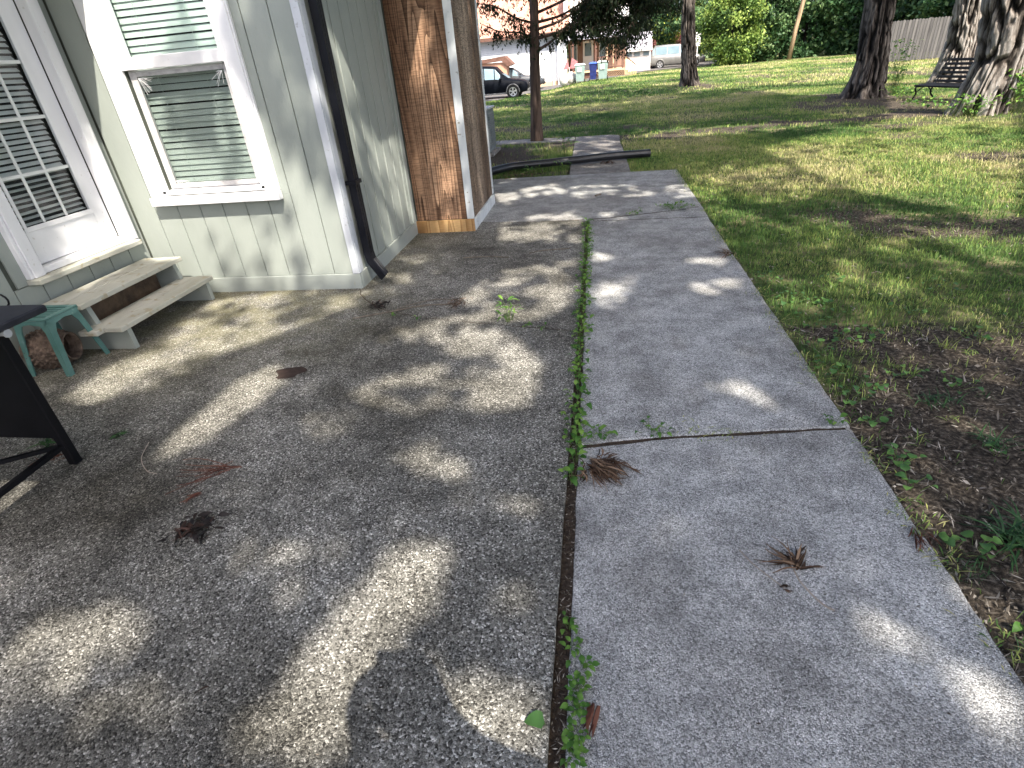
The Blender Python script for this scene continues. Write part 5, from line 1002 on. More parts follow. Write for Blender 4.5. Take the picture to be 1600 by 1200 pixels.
SG = thing('yard_sign', 'small pale sign on a post right of the lone lawn tree', 'sign', (8.85, 58.9, 0)); MB().tube([(0, 0, 0), (0, 0, 1.7)], .04, 8).build('post', M['wallwhite'], SG, world=False); MB().box(-.2, .2, -.045, -.02, 1.5, 2.55).build('panel', M['wallwhite'], SG, world=False)
# ------------------------------------------------------------------ grass: bent blades
def onslab(x, y):
    return ((x < 1.165 + .006) & (x > -7) & (y < 8.82)) | ((x > -.46) & (x < .50) & (y < 13.37)) | ((x < -.45) & (x > -4.2) & (y > 12.78) & (y < 13.68)) | ((x < -1.9) & (y < 10.4)) | ((x < -2) & (x > -2.95) & (y > 11.3) & (y < 12.2))
dpoly = drv
def blades(n, xlim, ylim, h, wd, name, thin=0., segs=2, keep=None):
    x = xlim[0] + (xlim[1] - xlim[0]) * rng.random(n); y = ylim[0] + (ylim[1] - ylim[0]) * rng.random(n)
    k = (~onslab(x, y)) & (x < 1.4 + y * 1.02 + 1.5) & (x > -.75 * y - 1) 
    s = soilness(x, y); k &= rng.random(n) > np.clip(s * 1.5 - .12, 0, .985)
    if ylim[1] > 28: k &= ~inpoly(x, y, dpoly)
    x, y = x[k], y[k]; s = s[k]; n = len(x); z = zg(x, y)
    dry = np.clip(.37 + (fbm(x * .5, y * .5, 55) - .5) * 2.4 + (rng.random(n) - .5) * .62 + s * .35 + np.clip((x - 3) * .035, 0, .16), 0, 1)
    tall = .55 + .9 * fbm(x * 2.2, y * 2.2, 66); tall *= np.where((np.abs(x - 1.22) < .1) & (y < 8.9), 1.15, 1)
    H = h * tall * (.5 + .9 * rng.random(n)); az = rng.random(n) * 6.283; ln = (.25 + .8 * rng.random(n)) * H; W_ = wd * (.6 + .8 * rng.random(n))
    dx, dy = np.cos(az), np.sin(az); sx, sy = -dy * W_ / 2, dx * W_ / 2
    V = np.zeros((n, 5, 3)); V[:, 0] = np.stack([x - sx, y - sy, z - .004], 1); V[:, 1] = np.stack([x + sx, y + sy, z - .004], 1)
    mx_, my_ = x + dx * ln * .35, y + dy * ln * .35
    V[:, 2] = np.stack([mx_ + sx * .8, my_ + sy * .8, z + H * .62], 1); V[:, 3] = np.stack([mx_ - sx * .8, my_ - sy * .8, z + H * .62], 1); V[:, 4] = np.stack([x + dx * ln, y + dy * ln, z + H * .9], 1)
    b = np.arange(n)[:, None] * 5; F = np.concatenate([b + np.array([[0, 1, 2]]), b + np.array([[0, 2, 3]]), b + np.array([[3, 2, 4]])], 0)
    return V.reshape(-1, 3), F, np.tile(dry, 3)
parts = [blades(120000, (1.1, 6.5), (.3, 5.5), .034, .0036, 'a'), blades(150000, (.3, 11), (5.5, 12), .038, .006, 'b'), blades(12000, (-2.3, -.45), (8.85, 12.8), .06, .006, 'b2'),
         blades(170000, (-6, 22), (12, 24), .048, .010, 'c'), blades(130000, (-14, 34), (24, 52), .07, .024, 'd')]
o_ = 0; Vs = []; Fs = []; Ts = []
for v, f, t_ in parts: Vs.append(v); Fs.append(f + o_); Ts.append(t_); o_ += len(v)
tag(link('grass', npmesh('grass', np.concatenate(Vs), np.concatenate(Fs), M['grass'], np.concatenate(Ts))), 'patchy green and straw-coloured lawn grass beside the path', 'grass', kind='stuff')
# litter on the bare soil
n = 52000; x = 1.15 + 5 * rng.random(n) ** 1.3; y = .4 + 9 * rng.random(n) ** 1.4; k = (rng.random(n) < np.clip(soilness(x, y) + .18, 0, 1)) & (x < 1.4 + y * 1.02 + 1)
x, y = x[k], y[k]; n = len(x); z = zg(x, y) + .003 + .01 * rng.random(n); az = rng.random(n) * 6.28; l_ = (.006 + .03 * rng.random(n) ** 2.5); w_ = .0010 + .0045 * rng.random(n) ** 2.2
d_ = np.stack([np.cos(az), np.sin(az), .5 * rng.normal(size=n)], 1) * l_[:, None]; s_ = np.stack([-np.sin(az), np.cos(az), .6 * rng.normal(size=n)], 1) * w_[:, None]; c_ = np.stack([x, y, z], 1)
V = np.stack([c_ - d_, c_ + s_, c_ + d_, c_ - s_], 1).reshape(-1, 3)
V = np.concatenate([V, (lambda X, Y, A, LL_, Z: np.stack([np.stack([X - np.cos(A) * LL_, Y - np.sin(A) * LL_, Z], 1), np.stack([X - np.sin(A) * .0016, Y + np.cos(A) * .0016, Z + .002], 1), np.stack([X + np.cos(A) * LL_, Y + np.sin(A) * LL_, Z + .003], 1), np.stack([X + np.sin(A) * .0016, Y - np.cos(A) * .0016, Z], 1)], 1).reshape(-1, 3))(-.10 + .045 * (rng.random(2600) - .5), .3 + 5.7 * rng.random(2600), rng.random(2600) * 6.28, .003 + .011 * rng.random(2600) ** 2, -.012 + .008 * rng.random(2600))]); n += 2600
tag(link('mulch', npmesh('mulch', V, np.arange(4 * n).reshape(n, 4), M['litter'], rng.random(n) ** 1.7)), 'dark bark mulch, needles and wood chips on the bare soil beside the path', 'mulch', kind='stuff')
# fine crumbs on the concrete: bits of leaf and grit blown over the slabs
n = 2600; x = -3.6 + 4.7 * rng.random(n); y = .5 + 8.3 * rng.random(n) ** 1.3; k = ~((y > 4.1) & (x < -1.9)) & ~((y > 5.75) & (x < -1.28)); x, y = x[k], y[k]; n = len(x); az = rng.random(n) * 6.28
l_ = .002 + .010 * rng.random(n) ** 4; w_ = .0008 + .0016 * rng.random(n); c_ = np.stack([x, y, np.where(x < -.12, .013, .004) * np.ones(n)], 1); d_ = np.stack([np.cos(az), np.sin(az), 0 * az], 1) * l_[:, None]; s_ = np.stack([-np.sin(az), np.cos(az), .5 * np.ones(n)], 1) * w_[:, None]
V = np.stack([c_ - d_, c_ + s_, c_ + d_, c_ - s_], 1).reshape(-1, 3)
tag(link('leaf_crumbs', npmesh('leaf_crumbs', V, np.arange(4 * n).reshape(n, 4), M['litter'], rng.random(n) ** .8)), 'tiny crumbs of dry leaf scattered over the concrete', 'leaf crumbs', kind='stuff')

# ------------------------------------------------------------------ weeds
def leafmesh(name, l, w, mt, curl=.25, pts=7, tint=.5, heart=False):
    xs = np.linspace(0, 1, pts); prof = np.sin(np.pi * xs ** (.62 if heart else .8)) ** (.55 if heart else .9); V_ = []; F_ = []
    for i, t_ in enumerate(xs):
        z = math.sin(t_ * math.pi) * curl * l * .5 - t_ * t_ * curl * l * .5
        pr = max(prof[i], .02); V_ += [(t_ * l, -w / 2 * pr, z + w * .12 * pr), (t_ * l, 0, z), (t_ * l, w / 2 * pr, z + w * .12 * pr)]
    for i in range(pts - 1): a = 3 * i; F_ += [(a, a + 1, a + 4, a + 3), (a + 1, a + 2, a + 5, a + 4)]
    me = bpy.data.meshes.new(name); me.from_pydata(V_, [], F_); a_ = me.attributes.new('tint', 'FLOAT', 'FACE'); a_.data.foreach_set('value', [tint] * len(F_)); me.materials.append(mt)
    me.polygons.foreach_set('use_smooth', [True] * len(F_)); return me
WL = [leafmesh('leaf', .036, .020, M['weed'], .4, tint=t_) for t_ in (.1, .4, .7, .95)] + [leafmesh('leaf', .028, .017, M['weed'], .3, tint=t_) for t_ in (.2, .6)]
VL = [leafmesh('leaf', .037, .036, M['violet'], .22, tint=t_, heart=True) for t_ in (.1, .4, .7, 1.)] + [leafmesh('leaf', .026, .025, M['violet'], .25, tint=t_, heart=True) for t_ in (.2, .6)]
LL = [leafmesh('leaf', .06, .013, M['weed'], .3, tint=t_) for t_ in (.2, .5, .8)]
def weed(name, label, cat, x, y, z, n, spread, hgt, lv, group=None, sc=1., tilt=(-.3, .6), spx=None):
    T_ = thing(name, label, cat, (x, y, z), 0, group); st_ = MB(); spx = spx or spread
    for k in range(n):
        px, py = random.gauss(0, spx * .5), random.gauss(0, spread * .5); px = max(-spx, min(spx, px)); pz = random.uniform(.25, 1) * hgt
        az = math.atan2(py, px) + random.uniform(-1.2, 1.2); me = random.choice(lv)
        o = link('leaf', me, T_, (px, py, pz), (random.uniform(-.35, .35), -random.uniform(*tilt), az)); o.scale = (sc * random.uniform(.65, 1.25),) * 3
        st_.tube([(px * .3, py * .6, -.01), (px * .7, py * .85, pz * .6), (px, py, pz)], .0011, 3, cap=False)
    st_.build('stem', M['stem'], T_, world=False)['kind'] = 'stuff'; return T_
ON = 'first second third fourth fifth sixth seventh eighth ninth tenth eleventh twelfth thirteenth fourteenth fifteenth sixteenth seventeenth eighteenth nineteenth'.split()
def ordw(n):
    return ON[n - 1] if n < 20 else {2: 'twentieth', 3: 'thirtieth', 4: 'fortieth'}[n // 10] if n % 10 == 0 else {2: 'twenty-', 3: 'thirty-', 4: 'forty-'}[n // 10] + ON[n % 10 - 1]
g1 = 'leafy weeds growing in the long crack between patio and path'
nw = 0; y_ = 1.80
while y_ < 6.02:
    big = 1 if y_ < 4.6 else .9
    if not (4.72 < y_ < 4.80): nw += 1; weed('weed', f'leafy weed clump, {ordw(nw)} from the near end of the long crack row', 'weed', -.098 + random.uniform(-.012, .012), y_, -.012, int(14 * (.75 + .5 * random.random())), .066, .055, WL, g1, 1.12 * big, spx=.05)
    y_ += .108 + .02 * random.random()
g2 = 'creeping weeds in the nearest stretch of the long crack'
for i_, (y_, x_, n) in enumerate(((.72, -.06, 12), (.775, -.055, 12), (.83, -.05, 10), (.885, -.055, 12), (.95, -.04, 8), (1.02, -.07, 6), (1.09, -.085, 4))): weed('creeping_weed', f'small creeping weed strand in the crack near the viewer, {ordw(i_ + 1)} from the bottom border', 'weed', x_, y_, -.004, n + 7, .04, .026, WL[4:], g2, .78, (-.2, .3), spx=.026)
W_ = weed('broadleaf_weed', 'single broad round weed leaf lying at the crack near the viewer', 'weed', -.135, .785, .012, 1, .002, .018, [leafmesh('leaf', .05, .042, M['violet'], .5, tint=.15, heart=True)], None, .9)
weed('narrow_leaf_seedling', 'upright narrow-leaved seedling growing from the patio crack', 'weed', -.60, 3.42, .012, 26, .055, .15, LL, None, 1.15, (-.1, .5))
weed('patio_weed', 'small bright weed just right of the upright seedling on the patio', 'weed', -.48, 3.34, .010, 7, .05, .018, WL, None, .75)
weed('patio_weed', 'second small flat weed further right of the upright seedling', 'weed', -.36, 3.31, .010, 6, .05, .015, WL, None, .7)
for x_, y_, l_ in ((-1.5, 3.54, 'tiny yellow-green leaf clump below the stick on the patio'), (-1.28, 3.52, 'tiny leaf pair right of the yellow-green clump on the patio')): weed('tiny_weed', l_, 'weed', x_, y_, .010, 3, .02, .012, WL, None, .7)
weed('joint_weed', 'leafy weed at the left end of the near slab joint, above the brown leaf clump', 'weed', .015, 2.11, -.005, 20, .075, .06, WL, None, .9)
weed('joint_weed', 'round-leaved weed second from left along the near slab joint', 'weed', .26, 2.14, -.005, 14, .05, .045, WL, None, .95, spx=.07)
weed('joint_weed', 'leafy weed at the right end of the near slab joint', 'weed', 1.085, 2.24, -.005, 10, .05, .045, WL, None, .95)
weed('joint_weed', 'low weed left in the far crooked crack of the path', 'weed', .42, 6.26, .0, 18, .08, .05, WL, None, 1.2)
weed('joint_weed', 'wider grassy weed right in the far crooked crack of the path', 'weed', .86, 6.42, .0, 44, .09, .06, WL + LL, None, 1.15, spx=.20)
weed('leafy_sapling', 'pale green leafy sapling beside the walkway just behind the drain pipe', 'weed', -.56, 10.7, .0, 34, .16, .42, LL + WL, None, 2.1, (-.1, .5))
weed('leafy_sapling', 'small sapling low in front of the drain pipe', 'weed', -1.05, 9.2, -.01, 14, .14, .12, LL, None, 1.5)
weed('leafy_sapling', 'shoot poking up against the middle of the drain pipe', 'weed', -.55, 9.3, -.01, 12, .10, .14, LL, None, 1.5)
g3 = 'violet plants along the right edge of the path'
for i_, (x_, y_, n, s_) in enumerate(sorted(((1.27, 4.15, 8, .10), (1.33, 3.75, 12, .12), (1.50, 3.62, 7, .08), (1.36, 3.35, 9, .1), (1.45, 3.15, 11, .1), (1.28, 3.02, 7, .08), (1.60, 3.2, 6, .09), (1.25, 2.78, 10, .1), (1.38, 2.62, 6, .09), (1.60, 2.72, 6, .09), (1.78, 2.62, 7, .09), (1.24, 2.45, 8, .08), (1.27, 2.28, 6, .07),
                     (1.26, 1.98, 8, .07), (1.24, 1.84, 5, .05), (1.95, 3.5, 6, .1), (2.15, 3.1, 7, .1), (2.05, 2.2, 4, .06), (2.25, 2.55, 7, .09), (1.75, 4.1, 5, .1), (1.22, 1.50, 5, .05), (1.30, 1.52, 4, .04), (2.3, 3.9, 7, .12), (2.6, 3.3, 6, .12), (1.65, 2.05, 3, .05)), key=lambda q: q[1])):
    weed('violet_plant', f'round-leaved violet on the bare soil, {ordw(i_ + 1)} nearest to the viewer along the path edge', 'plant', x_, y_, -.018, int(n * 1.5) + 1, s_ * 1.1, .042, VL, g3, .86, (-.25, .35))
weed('broadleaf_weed', 'broad-leaved weed at the path edge near the lower right corner', 'weed', 1.24, 1.21, -.01, 5, .05, .05, [leafmesh('leaf', .055, .032, M['weed'], .3, tint=.25)], None, 1.)
weed('broadleaf_weed', 'broad-leaved weed cut by the right border of the photo', 'weed', 1.33, 1.12, -.01, 6, .06, .08, [leafmesh('leaf', .06, .034, M['weed'], .3, tint=.2)], None, 1.)
# grass tufts with long blades
def tuft(name, label, x, y, n, ln, wd, spread, mt='grass_dk', droop=.9, z=-.018, group=None, tint0=.1, tint1=.9):
    V_ = []; F_ = []; ti = []
    for k in range(n):
        az = random.uniform(0, 6.28); bx, by = random.gauss(0, spread), random.gauss(0, spread); l_ = ln * random.uniform(.45, 1.1); el = random.uniform(.35, 1.35); w_ = wd * random.uniform(.6, 1.2); a = len(V_); t_ = random.uniform(tint0, tint1)
        px, pz = 0, 0
        for j in range(6):
            f_ = j / 5; ww = w_ * (1 - f_ ** 2.2) * .5 + .0002
            V_ += [(bx + px * math.cos(az) - math.sin(az) * ww, by + px * math.sin(az) + math.cos(az) * ww, pz), (bx + px * math.cos(az) + math.sin(az) * ww, by + px * math.sin(az) - math.cos(az) * ww, pz)]
            if j: F_.append((a + 2 * j - 2, a + 2 * j - 1, a + 2 * j + 1, a + 2 * j)); ti.append(t_)
            px += l_ / 5 * math.cos(el); pz = max(.004, pz + l_ / 5 * math.sin(el)); el -= droop * .32
    me = npmesh(name, np.array(V_), np.array(F_), M[mt], np.array(ti)); o = link(name, me, None, (x, y, z)); tag(o, label, 'grass tuft', group); return o
tuft('grass_tuft', 'large dark green grass tuft at the right edge, its broad blades arching over', 1.45, 1.55, 85, .19, .008, .035)
tuft('grass_tuft', 'dark green grass tuft above the largest one, between violets', 1.68, 2.12, 34, .12, .006, .03)
tuft('grass_tuft', 'mid green tuft on bare soil between violet plants', 1.62, 2.45, 40, .10, .005, .035)
tuft('grass_tuft', 'thin upright yellowish tuft on the bare soil near the right border', 1.93, 3.02, 22, .14, .004, .02, 'grass', .5, tint0=.4, tint1=.8)
tuft('grass_tuft', 'straw-coloured splayed tuft in the middle of the bare soil', 1.83, 4.35, 26, .10, .004, .02, 'grass', .7, tint0=.7, tint1=1.)
tuft('grass_tuft', 'short bright green tuft below the straw-coloured tuft', 1.67, 3.98, 26, .09, .004, .02, 'grass', .6, tint0=.3, tint1=.6)
tuft('grass_tuft', 'short tuft hugging the path edge beside the dead red needles', 1.23, 1.42, 40, .05, .003, .03, 'grass_dk')
n = 2600; x = 1.158 + .035 * rng.normal(size=n); y = .6 + 8.2 * rng.random(n); k = fbm(y * 3, y * 0 + 2.5, 71) > .42; x, y = x[k], y[k]; n = len(x); az = rng.random(n) * 6.28; l_ = .012 + .05 * rng.random(n) ** 2; w_ = .0018 + .001 * rng.random(n); up = .004 + .03 * rng.random(n) ** 1.5
c_ = np.stack([x, y, np.full(n, .001)], 1); e_ = c_ + np.stack([np.cos(az) * l_, np.sin(az) * l_, up], 1); s_ = np.stack([-np.sin(az) * w_, np.cos(az) * w_, 0 * az], 1); m_ = (c_ + e_) / 2; m_[:, 2] += .004
V = np.stack([c_, m_ + s_, e_, m_ - s_], 1).reshape(-1, 3)
tag(link('edge_grass', npmesh('edge_grass', V, np.arange(4 * n).reshape(n, 4), M['grass'], rng.random(n))), 'short grass and straw creeping over the right edge of the path', 'grass', kind='stuff')
g4 = 'small tufts dotted over the bare soil'
for _ in range(70):
    x_, y_ = random.uniform(1.2, 4.2), random.uniform(.9, 5.6); tuft('small_tuft', 'small sparse grass tuft on the bare soil beside the path', x_, y_, random.randint(8, 20), random.uniform(.035, .085), .0035, .018, random.choice(['grass', 'grass_dk']), .7, group=g4, tint0=.2, tint1=.75)
tuft('joint_grass', 'dry grass sprouting along the near slab joint', .52, 2.15, 60, .035, .0025, .055, 'grass', .6, z=-.004, tint0=.45, tint1=.85)
o = bpy.context.scene.objects['joint_grass']; o.scale = (2.0, .6, 1)
for k_, (x_, y_, n) in enumerate(((7.85, 12.75, 190), (7.6, 16.6, 110), (8.0, 18.1, 120), (7.25, 14.7, 50))):
    weed('leafy_shoots', ['leafy shoots sprouting around the foot of the nearest pale trunk', 'low leafy plants between the dark leaning trunk and the bench', 'tall leafy shoots growing up the right side of the dark trunk', 'leafy undergrowth on bare soil just this side of the bench'][k_], 'plant', x_, y_, 0, n, .42 if k_ != 2 else .30, [.75, .3, 1.25, .14][k_], WL[:4], None, 3.0)
for x_, y_, h_, l_ in ((9.9, 16.0, .9, 'sapling standing between the two pale trunks'), (7.0, 12.6, .35, 'weedy growth on the roots of the nearest pale trunk')): weed('leafy_shoots', l_, 'plant', x_, y_, 0, 120, .4, h_ + .6 if h_ > .5 else h_, WL[:4], None, 2.2)

# ------------------------------------------------------------------ dead leaves, fronds, sticks
def deadclump(name, label, cat, x, y, z, n, ln, wd, arc, spread, mt, lift=.03, rz=0, ox=0, curl=.5, twist=.6):
    V_ = []; F_ = []; ti = []
    for k in range(n):
        az = random.uniform(*arc) + rz; bx, by = random.gauss(0, spread), random.gauss(0, spread); l_ = ln * random.uniform(.5, 1.15); w_ = wd * random.uniform(.5, 1.3); a = len(V_); t_ = random.random(); z0 = random.uniform(0, lift); bend = random.uniform(-curl, curl); tw_ = random.uniform(-twist, twist); px = py = 0; el = random.uniform(-.2, .55)
        for j in range(6):
            f_ = j / 5; ww = w_ * (math.sin(math.pi * (f_ * .86 + .10)) ** .8) * .5; cz = ww * math.sin(tw_ + f_); cw = ww * math.cos(tw_ + f_)
            V_ += [(bx + px - math.sin(az) * cw, by + py + math.cos(az) * cw, max(.002, z0 + cz)), (bx + px + math.sin(az) * cw, by + py - math.cos(az) * cw, max(.002, z0 - cz + .003))]
            if j: F_.append((a + 2 * j - 2, a + 2 * j - 1, a + 2 * j + 1, a + 2 * j)); ti.append(t_)
            px += l_ / 5 * math.cos(az); py += l_ / 5 * math.sin(az); az += bend / 5; z0 = max(.002, z0 + l_ / 5 * math.sin(el)); el -= .18
    o = link(name, npmesh(name, np.array(V_), np.array(F_), M[mt], np.array(ti)), None, (x, y, z)); return tag(o, label, cat)
c1_ = deadclump('dead_leaf_clump', 'bunch of curled brown dead leaves lying over the long crack below the slab joint', 'dead leaves', -.01, 1.88, .001, 110, .13, .008, (-1.2, -.1), .03, 'dead', .04, curl=.9)
for args in ((.045, .015, 40, .075, (-.3, 1.2)), (-.03, -.045, 26, .06, (-3.4, .2))):
    o = deadclump('leaf_strands', 'x', 'x', args[0], args[1], 0, args[2], args[3], .008, args[4], .02, 'dead', .035, curl=1.1); o.parent = c1_
    for k_ in ('label', 'category'): del o[k_]
deadclump('dead_leaf_clump', 'spidery brown dead leaf cluster with bare twigs, alone on the near path slab', 'dead leaves', .668, 1.375, .001, 30, .125, .010, (.9, 3.2), .008, 'dead', .02)
tw_ = tag(MB().tube(spline([(.50, 1.44, .006), (.535, 1.375, .006), (.61, 1.285, .004)], 6), .002, 4).build('dry_twig', M['twig_pale']), 'thin pale curved twig left of the spidery dead leaf cluster', 'twig')
tw2 = tag(MB().tube(spline([(.655, 1.365, .012), (.665, 1.30, .012), (.705, 1.235, .004), (.735, 1.212, .003)], 6), .0032, 5).build('dry_twig', M['twig_pale']), 'thicker pale stalk below the spidery dead leaf cluster', 'twig')
deadclump('dead_leaf', 'two lone curled brown leaflets right of the spidery cluster', 'dead leaves', .675, 1.365, .001, 4, .09, .014, (-.25, 1.0), .004, 'dead', .012)
deadclump('dead_leaf', 'small curled brown bits below the spidery cluster', 'dead leaves', .60, 1.29, .001, 6, .035, .008, (-1, 2.5), .012, 'dead', .01)
deadclump('dark_leaf_clump', 'blackish clump of dead leaves on the patio at lower left', 'dead leaves', -1.62, 1.40, .011, 60, .06, .018, (-3.1, 3.1), .035, 'dead_dk', .03)
deadclump('red_frond', 'flat reddish dead cedar frond on the patio above the blackish clump', 'dead frond', -1.70, 1.80, .011, 17, .22, .0024, (2.9, 4.2), .024, 'dead_red', .006, curl=.45)
deadclump('red_frond', 'small reddish frond tip just below the larger red frond', 'dead frond', -1.74, 1.62, .011, 9, .075, .005, (3.2, 4.4), .005, 'dead_red', .004)
deadclump('dark_red_leaves', 'dark red clump of dead leaves left of the pale stick near the house corner', 'dead leaves', -1.66, 3.72, .011, 44, .075, .012, (-3.1, 3.1), .035, 'dead_dk', .03)
deadclump('brown_needles', 'orange-brown tuft of dead needles at the right end of the pale stick', 'dead leaves', -1.03, 3.76, .011, 40, .10, .0045, (2.6, 5.9), .035, 'dead', .04)
deadclump('brown_needles', 'brown dead needles by the right edge of the path beside the lawn', 'dead leaves', 1.11, 4.74, .001, 30, .11, .006, (1.9, 4.3), .025, 'dead', .03)
deadclump('red_needles', 'reddish dead needles on the near right edge of the path', 'dead leaves', 1.125, 1.56, .001, 24, .085, .005, (-2.2, -.9), .02, 'dead_red', .012)
deadclump('dead_frond', 'small brown frond beside the creeping weeds near the viewer', 'dead frond', -.005, .855, .001, 7, .085, .012, (-1.9, -1.3), .006, 'dead_red', .012)
deadclump('green_sprig', 'small fallen green sprig in the shade of the grill cart', 'sprig', -2.52, 2.01, .011, 12, .085, .009, (-.5, 1.9), .012, 'grass_dk', .012)
deadclump('green_sprig', 'fallen green leaves under the brace of the grill cart', 'sprig', -2.86, 1.96, .011, 26, .09, .012, (-3, 3), .04, 'grass_dk', .02)
deadclump('red_needles', 'small reddish needles behind the foot of the grill cart', 'dead leaves', -2.70, 1.83, .011, 16, .09, .005, (2.4, 4.2), .02, 'dead_red', .008)
deadclump('dead_leaf', 'long straw-coloured leaf alone on the sunlit patio near the viewer', 'dead leaves', -1.15, .80, .012, 1, .055, .009, (-2.6, -2.5), .001, 'dead', .002)
deadclump('dead_leaf', 'small brown leaf sliver on the shaded patio right of the straw-coloured leaf', 'dead leaves', -.63, .84, .012, 1, .03, .007, (.2, .3), .001, 'dead', .002)
deadclump('dead_leaf_pile', 'brown leaf litter heaped between drain pipe and patio edge', 'dead leaves', -1.2, 9.05, -.02, 60, .10, .02, (-3.1, 3.1), .17, 'dead', .05)
deadclump('dead_leaf_pile', 'small heap of dead leaves caught under the middle of the drain pipe', 'dead leaves', .18, 9.62, .003, 26, .09, .02, (-3.1, 3.1), .05, 'dead', .04)
tag(MB().tube(spline([(-1.78, 3.50, .018), (-1.5, 3.62, .02), (-1.3, 3.72, .018), (-1.05, 3.74, .017)], 7), .006, 5).tube(spline([(-1.52, 3.61, .018), (-1.42, 3.72, .02), (-1.22, 3.84, .017), (-1.0, 3.80, .015)], 6), .004, 5).build('fallen_stick', M['twig']), 'long pale forked stick lying on the patio between two dead leaf clumps', 'stick')
tag(MB().tube(spline([(-1.23, 4.86, .017), (-1.0, 4.86, .02), (-.80, 4.83, .016)], 6), .006, 5).build('fallen_stick', M['twig']), 'short grey stick on the patio past the downspout', 'stick')
tag(MB().tube(spline([(-.62, 4.92, .017), (-.5, 4.98, .022), (-.25, 5.03, .016)], 6), .005, 5).build('fallen_stick', M['twig']), 'curved twig on the patio close to the long crack', 'stick')
tag(MB().tube(spline([(-2.28, 1.98, .014), (-2.22, 1.85, .014), (-2.12, 1.76, .013), (-2.05, 1.74, .013)], 6), .0022, 5).build('fallen_stick', M['twig_pale']), 'thin pale curved stem on the patio right of the grill cart foot', 'stick')
tag(MB().tube(spline([(.03, 1.80, .004), (.045, 1.72, .004)], 3), .002, 5).build('fallen_stick', M['twig_pale']), 'tiny pale stem end under the brown dead leaf bunch', 'stick')
tag(MB().tube(spline([(1.12, 3.36, .005), (1.25, 3.22, .01), (1.30, 3.16, .004)], 4), .003, 5).build('fallen_stick', M['twig']), 'thin brown twig lying across the right edge of the path', 'stick')
tag(MB().tube(spline([(-.02, 5.9 + 1.35, .01), (.05, 7.32, .01)], 3), .012, 6).build('fallen_stick', M['twig']), 'short thick twig on the far slab left of the crooked crack', 'stick')
g5 = 'loose twigs on the bare soil'
for _ in range(26):
    x_, y_, a_ = random.uniform(1.25, 3.2), random.uniform(1.2, 4.6), random.uniform(0, 3.1); l_ = random.uniform(.03, .11)
    tag(MB().tube([(0, 0, .004), (math.cos(a_) * l_ * .5, math.sin(a_) * l_ * .5 + .006, .012), (math.cos(a_) * l_, math.sin(a_) * l_, .004)], random.uniform(.0014, .003), 5).build('twig', random.choice([M['twig'], M['twig_pale']])), 'dry twig lying on the bare soil beside the path', 'twig', g5).location = (x_, y_, -.012)
# a rusty patch on the slab, as thin as a stain
bm = bmesh.new(); vs = [bm.verts.new((.085 * (1 + .25 * math.sin(3 * a_) + .12 * math.sin(7 * a_)) * math.cos(a_), .085 * (1 + .2 * math.sin(2 * a_ + 1)) * math.sin(a_), 0)) for a_ in np.linspace(0, 2 * math.pi, 30, endpoint=False)]; bm.faces.new(vs)
me = bpy.data.meshes.new('rust_stain'); bm.to_mesh(me); bm.free(); o = link('rust_stain', me, None, (-1.87, 2.70, .0135), mt=M['stain']); tag(o, 'rounded rusty brown stain on the patio below the dark red leaves', 'stain')

# ------------------------------------------------------------------ the photographer, standing behind the lens: the shadow at the bottom is this figure's
PR = thing('person', 'person in dark shirt and jeans holding up a phone to take the picture', 'person', (.17, -.20, 0), 0)
J = {}; 
def skinned(name, verts, edges, radii, mt, root=0, sub=2):
    me = bpy.data.meshes.new(name); me.from_pydata(verts, edges, []); o = bpy.data.objects.new(name, me); C.objects.link(o)
    md = o.modifiers.new('skin', 'SKIN'); 
    for i, r_ in enumerate(radii): me.skin_vertices[0].data[i].radius = (r_, r_) if not isinstance(r_, tuple) else r_
    me.skin_vertices[0].data[root].use_root = True; sb = o.modifiers.new('sub', 'SUBSURF'); sb.levels = sb.render_levels = sub
    me.materials.append(mt); o.parent = PR; return o
def make_skin_layer(me):
    bm = bmesh.new(); bm.from_mesh(me); bm.verts.layers.skin.verify(); bm.to_mesh(me); bm.free()
def skinned(name, verts, edges, radii, mt, root=0, sub=2):
    me = bpy.data.meshes.new(name); me.from_pydata(verts, edges, []); make_skin_layer(me)
    o = bpy.data.objects.new(name, me); C.objects.link(o); o.modifiers.new('skin', 'SKIN')
    for i, r_ in enumerate(radii): me.skin_vertices[0].data[i].radius = r_ if isinstance(r_, tuple) else (r_, r_)
    me.skin_vertices[0].data[root].use_root = True; sb = o.modifiers.new('sub', 'SUBSURF'); sb.levels = sb.render_levels = sub
    me.materials.append(mt); o.parent = PR; return o
V_ = [(0, 0, .98), (0, -.01, 1.15), (0, -.02, 1.32), (0, -.02, 1.42), (-.02, 0, 1.50), (-.05, .02, 1.56), (-.07, .03, 1.66), (-.07, .03, 1.74)]
E_ = [(i, i + 1) for i in range(7)]; R_ = [(.15, .11), (.14, .10), (.155, .105), (.12, .09), (.055, .055), (.07, .08), (.08, .095), (.055, .07)]
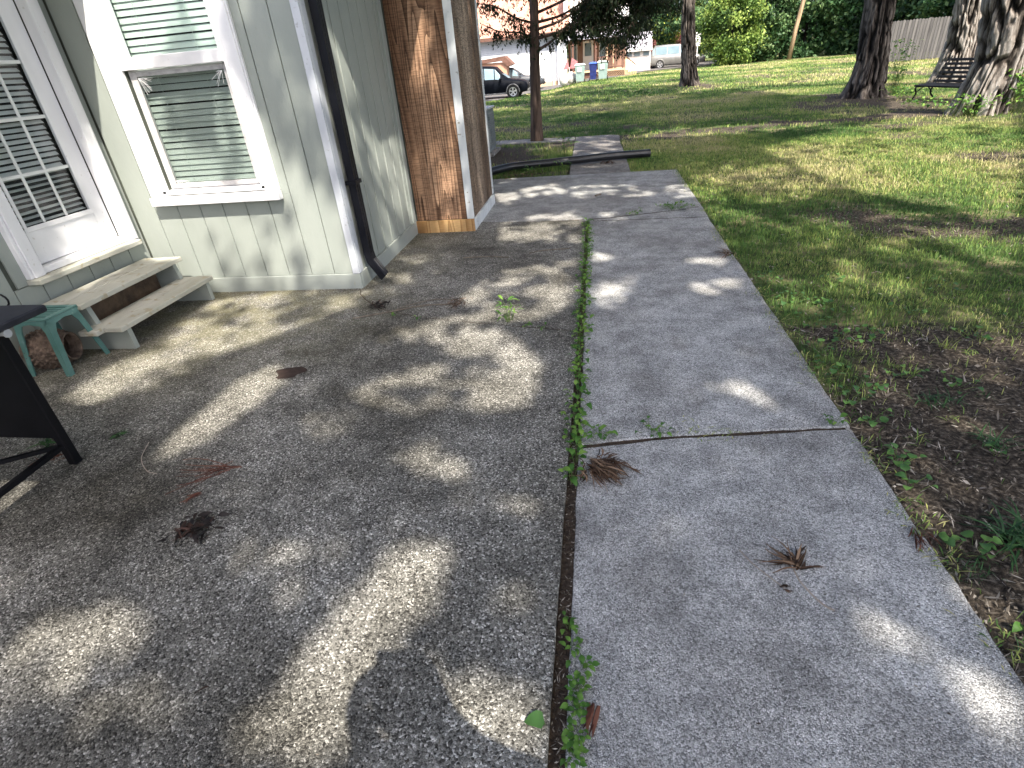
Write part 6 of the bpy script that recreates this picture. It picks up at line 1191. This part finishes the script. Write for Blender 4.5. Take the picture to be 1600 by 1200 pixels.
for s_ in (-1, 1):
    k = len(V_); hx = -.17 + s_ * .085                       # hands come together at the phone
    V_ += [(s_ * .19, -.02, 1.42), (s_ * .21, .02, 1.20), (hx + s_ * .05, .11, 1.42), (hx + s_ * .03, .135, 1.49), (hx + s_ * .01, .15, 1.525)]
    E_ += [(3, k), (k, k + 1), (k + 1, k + 2), (k + 2, k + 3), (k + 3, k + 4)]; R_ += [.062, .05, .036, (.03, .02), (.022, .014)]
    for f_ in range(5):
        kk = len(V_); V_ += [(hx - s_ * .012, .150 - f_ * .004, 1.510 + f_ * .018), (hx - s_ * .035, .152 - f_ * .003, 1.508 + f_ * .020)]; E_ += [(k + 4, kk), (kk, kk + 1)]; R_ += [.0085, .007]
    k = len(V_); V_ += [(s_ * .10, 0, .88), (s_ * .12, .01, .50), (s_ * .125, -.02, .10), (s_ * .14, .10, .04)]; E_ += [(0, k), (k, k + 1), (k + 1, k + 2), (k + 2, k + 3)]; R_ += [.088, .058, .042, (.04, .03)]
body = skinned('body', V_, E_, R_, M['skin'])
# clothes follow the body
V2 = [(0, 0, .95), (0, -.01, 1.15), (0, -.02, 1.32), (0, -.02, 1.43)]; E2 = [(0, 1), (1, 2), (2, 3)]; R2 = [(.175, .13), (.16, .12), (.175, .125), (.13, .1)]
for s_ in (-1, 1): k = len(V2); V2 += [(s_ * .19, -.02, 1.42), (s_ * .21 + .0, .02, 1.20), (-.14 + s_ * .13, .06, 1.40)]; E2 += [(3, k), (k, k + 1), (k + 1, k + 2)]; R2 += [.085, .075, .055]
skinned('shirt', V2, E2, R2, M['cloth'])
V2 = [(0, 0, .97)]; E2 = []; R2 = [(.165, .125)]
for s_ in (-1, 1): k = len(V2); V2 += [(s_ * .10, 0, .86), (s_ * .12, .01, .50), (s_ * .125, -.02, .12)]; E2 += [(0, k), (k, k + 1), (k + 1, k + 2)]; R2 += [.105, .078, .066]
skinned('trousers', V2, E2, R2, M['denim'])
for s_ in (-1, 1): MB().box(s_ * .13 - .05, s_ * .13 + .05, -.09, .19, 0, .085, .03).build('shoe', M['cloth'], PR, world=False)
MB().lathe([(.02, -.10), (.075, -.08), (.105, -.02), (.10, .04), (.07, .09), (.01, .115)], (-.07, 0, 1.70), 'z', 20).build('hair', M['hair'], PR, world=False, smooth=True)
for s_ in (-1, 1):
    MB().lathe([(.001, -.012), (.011, 0), (.001, .012)], (s_ * .032 - .07, .115, 1.665), 'y', 10).build('eye', M['wallwhite'], PR, world=False, smooth=True)
    MB().lathe([(.001, -.006), (.028, 0), (.001, .006)], (s_ * .088 - .07, .02, 1.655), 'x', 10).build('ear', M['skin'], PR, world=False, smooth=True)
MB().add([(-.084, .118, 1.63), (-.056, .118, 1.63), (-.07, .148, 1.632), (-.07, .122, 1.68)], [(0, 1, 2), (0, 2, 3), (2, 1, 3)]).build('nose', M['skin'], PR, world=False)
MB().tube([(-.094, .112, 1.604), (-.07, .122, 1.602), (-.046, .112, 1.604)], .005, 6).build('mouth', M['dead_red'] if False else M['stain'], PR, world=False)
ph = tag(MB().box(-.078, .078, -.0045, .0045, -.038, .038, .003).build('phone', M['black_metal']), 'black phone held up level in both hands', 'phone'); ph.rotation_euler = (R(-30), R(-2), 0); ph.location = Vector((0, 0, 1.55)) - fwd * .035
